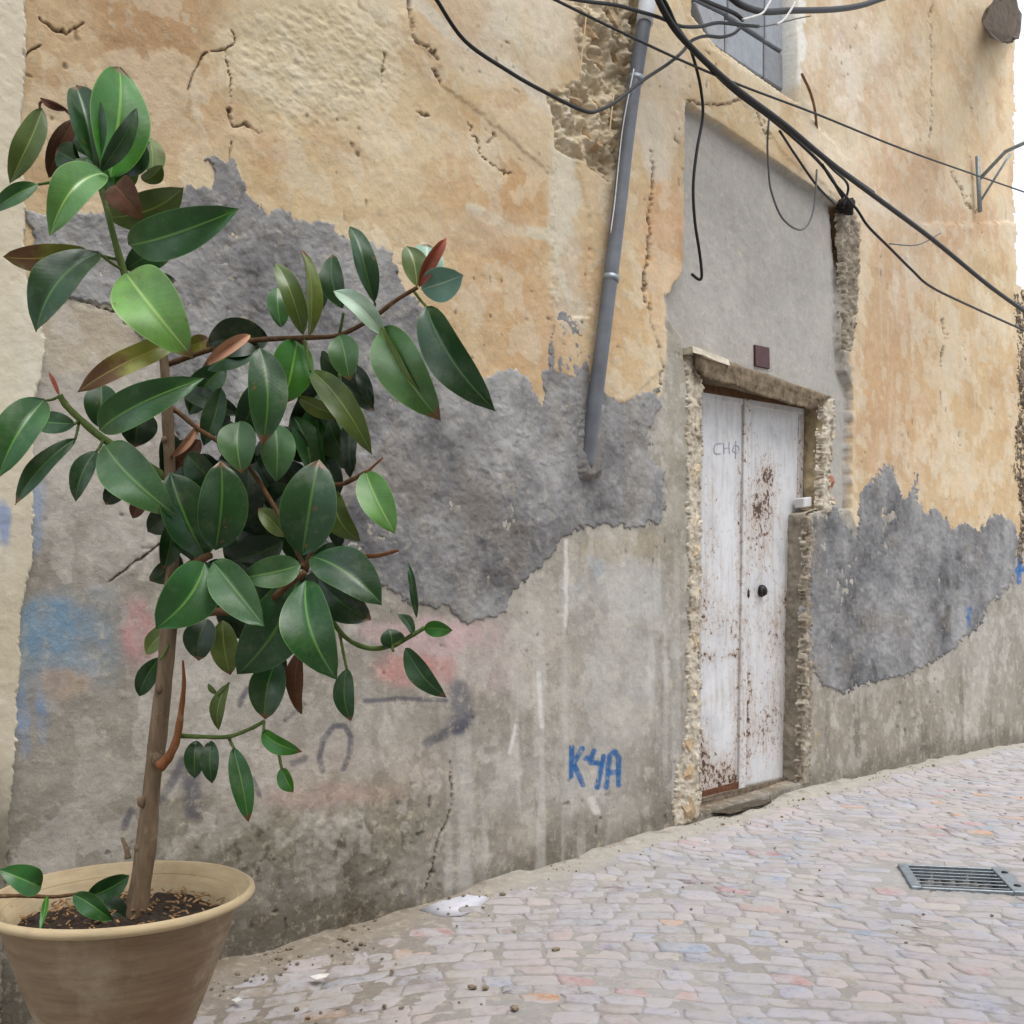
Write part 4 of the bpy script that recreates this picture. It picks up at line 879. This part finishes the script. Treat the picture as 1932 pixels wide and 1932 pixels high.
# soil with litter
rr = np.linspace(0, .203, 22); V = []; Fc = []
for r in rr:
    for k in range(64):
        th = 2*math.pi*k/64; x = r*math.cos(th); y = r*math.sin(th); V.append((pc.x+x, pc.y+y, z0-.062+.016*float(fbm(np.array(x*25), np.array(y*25), 99, 4))+.02*(1-r/.222)))
for i in range(len(rr)-1):
    for k in range(64): Fc.append((i*64+k, i*64+(k+1) % 64, (i+1)*64+(k+1) % 64, (i+1)*64+k))
link('soil', mesh_np('soil', V, Fc), mat_simple('soil', lin((52, 42, 34)), .95, .6, 70, .8, dist=.01), pot)
bm = bmesh.new(); rc = random.Random(8)
for i in range(260):
    r = .2*math.sqrt(rc.random()); th = rc.uniform(0, 6.28); p = Vector((pc.x+r*math.cos(th), pc.y+r*math.sin(th), z0-.045+.02*(1-r/.2)))
    l_ = rc.uniform(.006, .02); mt = Matrix.Translation(p) @ Matrix.Rotation(rc.uniform(0, 6), 4, 'Z') @ Matrix.Rotation(rc.uniform(-.6, .6), 4, 'Y') @ Matrix.Diagonal((l_, l_*.25, .002, 1)); bmesh.ops.create_cube(bm, size=1.0, matrix=mt)
link('leaf_litter', bm_mesh('leaf_litter', bm), mat_simple('leaf_litter', lin((150, 118, 82)), .9, .5, 80, .1), pot)['kind'] = 'stuff'

# ------------------------------------------------------------------ rubber plant
plant = thing('rubber_plant', 'tall rubber plant with big glossy oval leaves growing in the terracotta pot', 'plant', depthp(255, 1735, PY))
def mat_leaf(name, top, rib, rough=.34, blot=None, spec=.5, vein=.13):
    t = NT(name); uv = t.new("ShaderNodeUVMap").outputs[0]; sep = t.new("ShaderNodeSeparateXYZ"); t.l(uv, sep.inputs[0])
    x = t.math('ABSOLUTE', t.math('SUBTRACT', sep.outputs[0], .5)); y = sep.outputs[1]
    co = t.coord('Object'); n = t.noise(14, 4, .6, co)
    oi = t.new("ShaderNodeObjectInfo").outputs['Random']
    top = np.array(lin(top))*.78; c = t.ramp(n, [(.3, tuple(top*.72)), (.7, tuple(top*1.25))])
    hv = t.ramp(oi, [(0, (.75, .82, .8)), (.5, (1, 1, 1)), (1, (1.2, 1.1, .85))]); c = t.mix(1.0, c, hv, 'MULTIPLY')
    # side veins
    w = t.math('SINE', t.math('MULTIPLY', t.math('SUBTRACT', y, t.math('MULTIPLY', x, .35)), 120.0))
    vm = t.ramp(w, [(.86, (0, 0, 0)), (1.0, (vein, vein, vein))]); c = t.mix(vm, c, tuple(np.minimum(top*1.9+.01, .9)))
    sp = t.noise(46, 3, .6, co); sel = t.math('GREATER_THAN', oi, .35)
    c = t.mix(t.math('MULTIPLY', sel, t.ramp(sp, [(.66, (0, 0, 0)), (.73, (.75, .75, .75))])), c, tuple(lin((96, 76, 40))))
    dustm = t.ramp(t.noise(22, 5, .7, co), [(.5, (0, 0, 0)), (.8, (.24, .24, .24))]); c = t.mix(dustm, c, tuple(lin((140, 150, 126))))
    if blot is not None:
        b = t.math('ADD', t.math('MULTIPLY', t.noise(9, 4, .6, co), .8), t.math('MULTIPLY', y, .35))
        c = t.mix(t.ramp(b, [(.58, (0, 0, 0)), (.68, (.9, .9, .9))]), c, tuple(lin(blot)))
    rm = t.ramp(x, [(.0, (.75, .75, .75)), (.016, (.6, .6, .6)), (.034, (0, 0, 0))]); c = t.mix(rm, c, tuple(lin(rib)))
    ed = t.ramp(x, [(.478, (0, 0, 0)), (.497, (.55, .55, .55))]); c = t.mix(ed, c, tuple(lin(rib)))
    te = t.math('MULTIPLY', t.math('GREATER_THAN', oi, .5), t.ramp(t.math('ADD', y, t.math('MULTIPLY', n, .12)), [(.97, (0, 0, 0)), (1.03, (.85, .85, .85))])); c = t.mix(te, c, tuple(lin((104, 74, 44))))
    nb = t.bump(w, .015, .002); nb = t.bump(n, .12, .01, nb)
    rv = t.ramp(t.noise(9, 3, .6, co), [(.3, (rough-.05,)*3), (.7, (rough+.22,)*3)])
    return t.done(c, rv, nb, spec=spec)
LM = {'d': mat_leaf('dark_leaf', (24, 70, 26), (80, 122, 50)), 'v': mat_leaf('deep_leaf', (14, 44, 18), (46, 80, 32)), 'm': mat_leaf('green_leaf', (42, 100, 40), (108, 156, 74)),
      'b': mat_leaf('bright_leaf', (48, 118, 26), (124, 172, 64)), 'l': mat_leaf('light_leaf', (104, 158, 78), (166, 200, 116)), 'o': mat_leaf('olive_leaf', (92, 114, 42), (140, 154, 80), .4),
      'y': mat_leaf('yellowing_leaf', (142, 146, 52), (170, 160, 80), .45, blot=(96, 56, 30)), 'p': mat_leaf('pale_leaf', (168, 196, 172), (206, 220, 196), .4), 't': mat_leaf('teal_leaf', (132, 176, 160), (186, 208, 186), .4),
      'w': mat_leaf('dry_leaf', (96, 62, 46), (120, 86, 62), .6, spec=.3), 'r': mat_leaf('red_sheath', (176, 78, 48), (190, 110, 70), .4), 'k': mat_leaf('dead_pink_leaf', (182, 142, 124), (150, 100, 80), .6, spec=.3),
      'g': mat_leaf('greygreen_leaf', (62, 108, 56), (116, 152, 86)), 'u': mat_leaf('leaf_underside', (104, 136, 92), (150, 176, 118), .55, spec=.3)}
def leaf(bu, bv, tu, tv, w, kind, zb=0.0, zt=None, roll=0, fold=16, arch=.06, under=None, tip=1.0, curl=0.0):
    """one leaf from its foot to its tip (photo units), depth offsets in metres relative to the trunk"""
    if zt is None: zt = zb
    B = depthp(bu, bv, PY+zb); T = depthp(tu, tv, PY+zt); a = T-B; L = a.length; a.normalize()
    cdir = (Vector((0, 0, CAMZ))-(B+T)/2).normalized(); n = (cdir-a*cdir.dot(a)).normalized(); sd = a.cross(n)
    q = Matrix.Rotation(math.radians(roll+random.uniform(-20, 20)), 3, a); n = q @ n; sd = q @ sd
    hw = w*.50*(PY+(zb+zt)/2)/F/max(.3, abs(math.cos(math.radians(roll))))
    nv, nu = 20, 10; fo = math.radians(fold); V = []; UV = []
    ph_ = random.uniform(0, 6); curl += random.uniform(-.02, .16); arch *= random.uniform(.8, 2.2); fold += random.uniform(-6, 22); bend = random.uniform(-.07, .07)
    for side in (0, 1):
        for j in range(nv+1):
            t = j/nv; tt = t
            pr = max(0.0, 1-abs(2*t**.94-1)**2.05)**.76*1.05 if 0 < t < 1 else 0.0
            if t > .9: pr *= 1-(.35*tip)*((t-.9)/.1)
            c_ = B + a*(L*t) + sd*(bend*L*(4*t*(1-t))) + n*(arch*L*(4*t*(1-t))) - n*(curl*L*max(0, t-.5)**2*4)
            for i in range(nu+1):
                x = (i/nu)*2-1; xx = x*hw*max(pr, .012)
                wave = .016*L*math.sin(t*10+ph_+x*2)*abs(x)
                p = c_ + sd*(xx*math.cos(fo)) + n*(abs(xx)*math.sin(fo) + wave - (.0012 if side else 0))
                V.append(p); UV.append((i/nu, t))
    f = []; N = (nv+1)*(nu+1)
    for j in range(nv):
        for i in range(nu):
            k = j*(nu+1)+i; f.append((k, k+1, k+nu+2, k+nu+1))
    f2 = [tuple(N+x for x in r[::-1]) for r in f]
    me = mesh_np('leaf', [tuple(p) for p in V], f+f2)
    uvl = me.uv_layers.new(name='UVMap'); idx = np.empty(len(me.loops), np.int32); me.loops.foreach_get('vertex_index', idx)
    uvl.data.foreach_set('uv', np.array(UV, np.float32)[idx].ravel())
    o = link('leaf', me, [LM[kind], LM[under or ('u' if kind in 'dvmblg' else kind)]], plant)
    me.polygons.foreach_set('material_index', np.array([0]*len(f)+[1]*len(f2), np.int32))
    return o
LEAVES = [
 # top rosette
 (208, 335, 236, 116, 112, 'b', -.02, .02, 8, 10, .04), (178, 312, 143, 156, 78, 'd', -.04, -.02, 10, 38, .05), (190, 322, 262, 206, 34, 'd', -.07, -.09, 30, 25, .05), (80, 205, 15, 337, 48, 'o', .05, .03, 20, 15, .05),
 (128, 208, 74, 184, 15, 'w', .04, .02, 0, 30, .12), (140, 225, 92, 336, 40, 'w', .08, .1, 15, 20, .05), (285, 335, 277, 250, 46, 'o', .08, .1, 20, 15, .05), (268, 340, 306, 312, 34, 'o', .05, .03, 20, 15, .1),
 (203, 410, 346, 362, 78, 'o', .04, .02, 20, 10, .08), (216, 350, 264, 408, 62, 'w', -.02, -.05, 10, 18, .10), (198, 327, 97, 428, 74, 'l', -.05, -.14, 24, 26, .10), (72, 348, -14, 398, 34, 'm', .0, -.02, 20, 20, .08),
 (243, 462, 444, 396, 78, 'm', -.03, -.12, -18, 14, .08), (236, 508, 330, 450, 58, 'd', .02, .06, 0, 15, .05), (168, 474, 4, 486, 50, 'y', -.02, -.05, 10, 10, .10), (187, 477, 64, 621, 88, 'd', -.03, -.1, 20, 18, .07),
 (238, 516, 352, 660, 118, 'l', -.05, -.12, 0, 20, .06), (160, 315, 150, 250, 40, 'v', .06, .05, 0, 15, .05), (165, 300, 180, 345, 46, 'g', .03, .0, 0, 15, .1), (208, 400, 212, 300, 40, 'b', .03, .06, 0, 15, .05), (255, 520, 335, 530, 26, 'v', .04, .08, 20, 15, .05),
 # spotted and curled leaves at mid height
 (345, 638, 142, 732, 48, 'y', -.04, -.10, 0, 14, .10), (508, 640, 386, 650, 76, 'v', .04, .02, 0, 20, .16), (472, 632, 384, 692, 34, 'k', -.04, -.07, 0, 45, .10), (492, 658, 388, 694, 56, 'd', .02, .0, 10, 15, .06), (350, 655, 396, 640, 34, 'y', .03, .05, 0, 15, .08),
 # left twig
 (112, 746, 92, 700, 9, 'r', 0, 0, 0, 30, .02), (84, 754, -8, 890, 80, 'm', -.02, -.1, 15, 24, .09), (142, 800, 62, 794, 42, 'm', .05, .07, 0, 12, .05), (190, 808, 192, 724, 60, 'd', .02, .04, 0, 16, .06), (188, 812, 374, 714, 70, 'm', -.06, -.12, -16, 22, .10),
 (262, 772, 256, 842, 70, 'v', .07, .06, 0, 15, .05), (142, 828, 26, 950, 32, 'd', -.01, -.05, 40, 20, .06), (182, 850, 140, 942, 38, 'd', .0, -.03, 25, 20, .06), (198, 840, 318, 962, 92, 'g', -.05, -.12, 10, 20, .06), (232, 905, 199, 952, 36, 'v', .05, .05, 0, 15, .05), (276, 930, 249, 978, 30, 'w', .06, .06, 0, 15, .1),
 # crown behind and around the trunk
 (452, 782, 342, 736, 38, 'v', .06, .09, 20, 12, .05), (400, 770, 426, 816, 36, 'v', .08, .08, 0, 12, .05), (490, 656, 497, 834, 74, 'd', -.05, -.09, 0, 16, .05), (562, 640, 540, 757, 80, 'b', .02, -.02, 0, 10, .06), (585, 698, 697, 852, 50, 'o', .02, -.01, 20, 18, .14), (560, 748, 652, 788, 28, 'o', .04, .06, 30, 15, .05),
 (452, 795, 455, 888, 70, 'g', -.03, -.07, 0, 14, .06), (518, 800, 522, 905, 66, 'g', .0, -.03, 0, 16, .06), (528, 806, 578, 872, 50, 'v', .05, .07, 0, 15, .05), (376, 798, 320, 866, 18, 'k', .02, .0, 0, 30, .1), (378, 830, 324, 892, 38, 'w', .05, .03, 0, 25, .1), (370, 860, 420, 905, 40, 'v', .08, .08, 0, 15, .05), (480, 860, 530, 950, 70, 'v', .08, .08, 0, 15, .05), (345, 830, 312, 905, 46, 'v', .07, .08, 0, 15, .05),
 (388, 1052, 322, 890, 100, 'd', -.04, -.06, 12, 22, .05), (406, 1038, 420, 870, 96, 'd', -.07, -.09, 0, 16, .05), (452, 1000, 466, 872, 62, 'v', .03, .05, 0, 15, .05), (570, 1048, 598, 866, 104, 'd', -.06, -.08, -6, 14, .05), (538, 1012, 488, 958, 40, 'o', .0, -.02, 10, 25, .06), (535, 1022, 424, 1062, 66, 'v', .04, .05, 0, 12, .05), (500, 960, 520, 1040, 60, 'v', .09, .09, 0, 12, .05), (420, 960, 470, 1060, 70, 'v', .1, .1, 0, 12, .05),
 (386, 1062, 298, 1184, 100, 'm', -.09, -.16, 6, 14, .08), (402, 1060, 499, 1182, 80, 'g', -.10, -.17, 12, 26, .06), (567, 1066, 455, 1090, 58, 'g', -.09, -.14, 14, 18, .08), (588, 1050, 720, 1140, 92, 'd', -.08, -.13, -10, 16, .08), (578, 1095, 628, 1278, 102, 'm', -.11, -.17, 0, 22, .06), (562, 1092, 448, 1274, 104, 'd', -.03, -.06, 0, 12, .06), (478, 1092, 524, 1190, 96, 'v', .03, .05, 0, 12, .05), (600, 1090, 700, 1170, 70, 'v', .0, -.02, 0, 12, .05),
 (330, 1172, 395, 1150, 30, 'o', .0, -.02, 30, 20, .1), (392, 1168, 374, 1246, 58, 'v', -.02, -.04, 0, 12, .05), (420, 1170, 434, 1274, 50, 'o', .02, .02, 0, 12, .05), (328, 1172, 269, 1234, 34, 'o', .02, .04, 20, 15, .06), (303, 1240, 263, 1314, 36, 'd', .03, .03, 15, 15, .06), (522, 1245, 500, 1357, 66, 'd', .02, .0, 0, 12, .05), (570, 1220, 570, 1347, 36, 'w', .04, .04, 20, 15, .08), (655, 1262, 660, 1360, 40, 'd', -.02, -.04, 0, 15, .05),
 (430, 1290, 412, 1378, 28, 'o', .03, .03, 20, 15, .06),
 # low twig
 (370, 1397, 368, 1468, 38, 'd', .0, -.02, 0, 12, .06), (398, 1397, 398, 1477, 34, 'd', .0, -.02, 0, 14, .06), (440, 1410, 468, 1550, 40, 'm', -.01, -.04, 20, 22, .07), (495, 1380, 562, 1420, 34, 'b', .0, -.04, 30, 25, .06), (530, 1450, 550, 1495, 34, 'b', .0, -.02, 20, 18, .06), (410, 1310, 392, 1290, 10, 'o', .03, .03, 0, 15, .05),
 # right low twig
 (740, 1224, 735, 1186, 46, 'd', .0, .0, 0, 14, .06), (780, 1196, 754, 1157, 22, 'd', .0, -.02, 30, 20, .05), (800, 1186, 852, 1190, 30, 'b', .0, -.02, 20, 20, .05), (765, 1222, 834, 1316, 44, 'd', -.02, -.06, 12, 20, .07), (786, 1166, 771, 1060, 15, 'd', .0, .0, 20, 30, .03),
 # right upper branch
 (790, 542, 843, 449, 30, 'r', -.02, -.03, 0, 35, .05), (786, 540, 768, 462, 50, 'o', .02, .03, 20, 20, .05), (792, 538, 806, 458, 66, 't', .04, .06, 0, 14, .05), (795, 546, 873, 520, 66, 't', .0, -.03, 0, 18, .06), (706, 572, 667, 419, 46, 'd', -.02, -.03, 15, 25, .06), (646, 582, 628, 479, 46, 'd', .02, .03, 0, 16, .05),
 (583, 636, 578, 470, 38, 'o', -.02, -.04, 20, 25, .06), (572, 632, 522, 490, 40, 'o', .0, -.02, 20, 18, .08), (530, 617, 525, 540, 42, 'g', .04, .05, 0, 12, .05), (590, 600, 608, 510, 34, 'd', .05, .06, 0, 12, .05), (722, 632, 630, 544, 38, 'p', -.05, -.07, 25, 22, .08), (724, 618, 822, 786, 96, 'g', -.05, -.10, 0, 22, .06), (720, 616, 795, 765, 44, 'o', -.055, -.105, 20, 20, .07),
 (804, 578, 920, 770, 88, 'd', -.05, -.12, 0, 26, .07), (640, 632, 656, 713, 58, 'g', -.03, -.05, 0, 14, .06), (675, 690, 704, 771, 24, 'v', .02, .02, 20, 15, .05), (655, 790, 655, 900, 32, 'v', .02, .02, 15, 15, .05), (690, 890, 745, 1006, 64, 'l', .0, -.04, 15, 24, .08), (630, 925, 672, 1022, 52, 'o', .03, .02, 10, 15, .06), (620, 940, 640, 1036, 40, 'v', .05, .05, 0, 15, .05), (612, 860, 640, 930, 44, 'v', .07, .07, 0, 15, .05),
 # fallen shoots over the pot
 (78, 1674, 4, 1640, 54, 'm', -.1, -.16, 10, 18, .08), (138, 1688, 208, 1738, 40, 'm', -.08, -.1, 0, 20, .06), (165, 1692, 244, 1652, 42, 'd', -.02, .0, 10, 15, .06), (88, 1690, 74, 1756, 12, 'b', -.16, -.24, 0, 25, .05), (180, 1700, 240, 1735, 50, 'v', -.02, -.02, 0, 12, .05),
]
for L_ in LEAVES: leaf(*L_)
rf = random.Random(12)
for i in range(26):          # inner leaves of the crown
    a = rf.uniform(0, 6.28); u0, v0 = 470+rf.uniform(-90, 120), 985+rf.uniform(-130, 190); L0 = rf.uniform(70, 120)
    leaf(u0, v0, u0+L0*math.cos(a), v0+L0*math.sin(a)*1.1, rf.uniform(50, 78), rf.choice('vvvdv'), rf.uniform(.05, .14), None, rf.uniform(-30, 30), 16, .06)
for i in range(16):          # more leaves under the right-hand branch
    a = rf.uniform(.6, 2.6); u0, v0 = 520+rf.uniform(-150, 130), 700+rf.uniform(-40, 110); L0 = rf.uniform(75, 125)
    leaf(u0, v0, u0+L0*math.cos(a), v0+L0*math.sin(a), rf.uniform(38, 62), rf.choice('vdddm'), rf.uniform(.03, .12), None, rf.uniform(-40, 40), 22, .09)
for i in range(8):           # round the stem and in the top rosette
    a = rf.uniform(-2.8, -.4); u0, v0 = 195+rf.uniform(-20, 30), 320+rf.uniform(-20, 40); L0 = rf.uniform(80, 140)
    leaf(u0, v0, u0+L0*math.cos(a)*.7, v0+L0*math.sin(a), rf.uniform(44, 66), rf.choice('vddo'), rf.uniform(.04, .12), None, rf.uniform(-30, 30), 20, .06)
for i in range(9):           # half hiding the middle of the trunk
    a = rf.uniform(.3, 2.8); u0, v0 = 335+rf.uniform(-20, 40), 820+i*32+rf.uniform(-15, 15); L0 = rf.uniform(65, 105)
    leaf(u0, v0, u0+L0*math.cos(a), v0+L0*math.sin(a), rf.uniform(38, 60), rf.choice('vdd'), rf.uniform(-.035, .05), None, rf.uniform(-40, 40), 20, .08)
# wood
def mat_bark(name, a, b):
    t = NT(name); co = t.coord('Object'); mp = t.new("ShaderNodeMapping"); mp.inputs['Scale'].default_value = (60, 60, 14); t.l(co, mp.inputs[0])
    n = t.noise(1.2, 6, .65, mp.outputs[0]); n2 = t.noise(35, 4, .6, co); c = t.ramp(n, [(.3, tuple(lin(a))), (.7, tuple(lin(b)))])
    c = t.mix(t.ramp(n2, [(.6, (0, 0, 0)), (.72, (.5, .5, .5))]), c, tuple(lin((156, 140, 116))))
    return t.done(c, .85, t.bump(n, .4, .004), spec=.2)
bark = mat_bark('bark', (92, 78, 62), (130, 112, 92)); twig = mat_bark('brown_twig', (70, 52, 36), (104, 78, 54)); gtwig = mat_bark('green_twig', (62, 84, 44), (96, 112, 60)); redtwig = mat_bark('orange_twig', (98, 62, 38), (134, 90, 58))
def wood(name, pts, r0, r1, mat, z=(0, 0), seg=10):
    P = [depthp(u, v, PY+z[0]+(z[1]-z[0])*i/(len(pts)-1)) for i, (u, v) in enumerate(pts)]
    k = PY/F
    return tube(name, P, lambda t: (r0+(r1-r0)*t)*k*(1+.06*math.sin(t*40)+.05*math.sin(t*17)), mat, plant, seg, 6, .06)
wood('trunk', [(254, 1760), (262, 1690), (275, 1600), (286, 1490), (300, 1370), (314, 1240), (322, 1120), (326, 1030), (322, 930), (317, 800), (312, 720), (308, 655)], 21, 8, bark, (0, .02), 14)
wood('branch', [(308, 665), (285, 610), (250, 560), (233, 510), (218, 460), (203, 400), (186, 335), (182, 300)], 8.5, 5, gtwig, (.02, -.02))
wood('branch', [(320, 905), (262, 868), (195, 828), (150, 790), (125, 765), (112, 745)], 8, 6, gtwig, (.02, -.02))
wood('branch', [(318, 765), (345, 785), (375, 810), (415, 835), (460, 870), (520, 960), (565, 1050), (572, 1070)], 5, 4, twig, (.04, -.06))
wood('branch', [(324, 1090), (360, 1065), (396, 1048)], 8, 7, twig, (.0, -.07))
wood('branch', [(310, 690), (380, 665), (440, 648), (505, 640), (580, 637), (640, 632), (700, 602), (745, 568), (788, 542)], 5.5, 4, twig, (.03, -.02))
wood('branch', [(328, 1180), (400, 1155), (480, 1150), (575, 1080)], 8, 6, twig, (.02, -.08))
wood('branch', [(575, 1080), (600, 1000), (610, 925), (650, 912), (692, 890)], 6, 4, twig, (.02, .0))
wood('branch', [(590, 1100), (640, 1190), (690, 1222), (740, 1218), (775, 1200), (802, 1184)], 5, 4, gtwig, (.0, .0))
wood('branch', [(300, 1448), (318, 1428), (333, 1395), (342, 1340), (347, 1290), (345, 1246)], 11, 2, redtwig, (-.03, -.03))
wood('branch', [(333, 1388), (380, 1390), (430, 1390), (470, 1376), (500, 1360)], 4.5, 3.5, gtwig, (-.02, .0))
wood('branch', [(560, 640), (570, 650), (560, 700), (520, 780), (510, 830)], 5, 4, twig, (.02, .03))
wood('branch', [(686, 1050), (715, 1048), (752, 1038)], 5, 3, redtwig, (.0, .0))
wood('branch', [(690, 892), (704, 880), (722, 864)], 3, 2, redtwig, (.0, .0))
wood('branch', [(-40, 1692), (40, 1690), (100, 1692), (150, 1686)], 4, 3, twig, (-.1, -.05))
wood('branch', [(242, 1620), (238, 1600), (230, 1580)], 6, 3, bark, (-.01, -.01))
wood('branch', [(180, 300), (152, 240), (122, 206), (92, 190), (76, 194), (76, 210)], 3.4, 2.4, twig, (.04, .05))
for a, b in (((498, 1362), (497, 1382)), ((526, 1420), (532, 1452)), ((432, 1392), (442, 1412)), ((740, 1218), (742, 1228)), ((640, 632), (648, 590)), ((700, 602), (708, 570)), ((195, 830), (182, 852)), ((150, 790), (140, 800)), ((112, 748), (84, 756)), ((150, 792), (142, 828)), ((233, 510), (187, 478)), ((225, 490), (168, 474)), ((780, 548), (806, 580)), ((640, 633), (643, 640)), ((185, 325), (72, 348)), ((412, 1312), (432, 1288)), ((530, 1180), (521, 1250)), ((575, 1100), (570, 1224)), ((640, 1190), (655, 1266)), ((320, 1212), (302, 1244)), ((650, 638), (675, 692)), ((640, 705), (655, 794)), ((575, 642), (586, 702)), ((620, 905), (620, 944)), ((622, 915), (631, 928))):
    wood('petiole', [a, ((a[0]+b[0])/2, (a[1]+b[1])/2+2), b], 3.2, 2.6, gtwig, (0, -.02), 6)

for i, (u, v, r) in enumerate([(268, 1512, 9), (296, 1432, 10), (262, 1600, 8), (299, 1300, 7), (327, 1150, 7), (310, 830, 6)]):      # knots on the trunk
    c = depthp(u, v, PY-.008); k = c.y/F
    lump('knot', c, Vector((1, 0, 0)), Vector((0, 1, 0)), Z3, (r*k, r*k, r*k*1.3), bark, plant, i*3.1, 2, .3, .1)
# faint grey scribble on the left door leaf
M['scribble'] = mat_simple('grey_marker', lin((176, 182, 194)), .8, .1)
bm = bmesh.new()
for st in ([(1362, 832), (1350, 834), (1348, 850), (1360, 852)], [(1366, 832), (1366, 852)], [(1366, 842), (1376, 840)], [(1376, 830), (1376, 852)], [(1388, 834), (1382, 846), (1392, 850), (1394, 838), (1386, 836)], [(1389, 828), (1388, 862)]):
    tube_into(bm, [wallp(u, v+4, dq+.0035) for u, v in st], .0021, 5, 2)
link('scribble', bm_mesh('scribble', bm, True), M['scribble'], door)
# scraps and dirt on the ground
M['scrap'] = mat_simple('white_scrap', lin((216, 214, 208)), .8, .1, 40, .2)
def scrap(pts, label):
    bm = bmesh.new(); n = len(pts); top = [bm.verts.new(groundp(u, v, .006+.008*((i*7) % 3)/2)) for i, (u, v) in enumerate(pts)]
    low = [bm.verts.new(x.co-Vector((0, 0, .0015))) for x in top]; bm.faces.new(top); bm.faces.new(low[::-1])
    for i in range(n): j = (i+1) % n; bm.faces.new((top[i], low[i], low[j], top[j]))
    tag(link('paper_scrap', bm_mesh('paper_scrap', bm), M['scrap']), label, 'litter', 'paper scraps on the paving')
scrap([(584, 1842), (600, 1838), (622, 1836), (616, 1843), (596, 1848)], 'longer torn white paper scrap lying on the paving right of the pot')
scrap([(436, 1886), (450, 1882), (458, 1885), (446, 1891)], 'smaller white paper scrap beside the foot of the pot')
dp = groundp(1392, 1522, .016)
o = lump('dirt_heap', dp, D3, N3, Z3, (.26, .075, .010), mat_simple('dark_dirt', lin((78, 70, 58)), .95, .5, 60, .8), None, 4.0, 3, .5, .0); tag(o, 'flat dark heap of dirt swept against the door threshold', 'dirt')
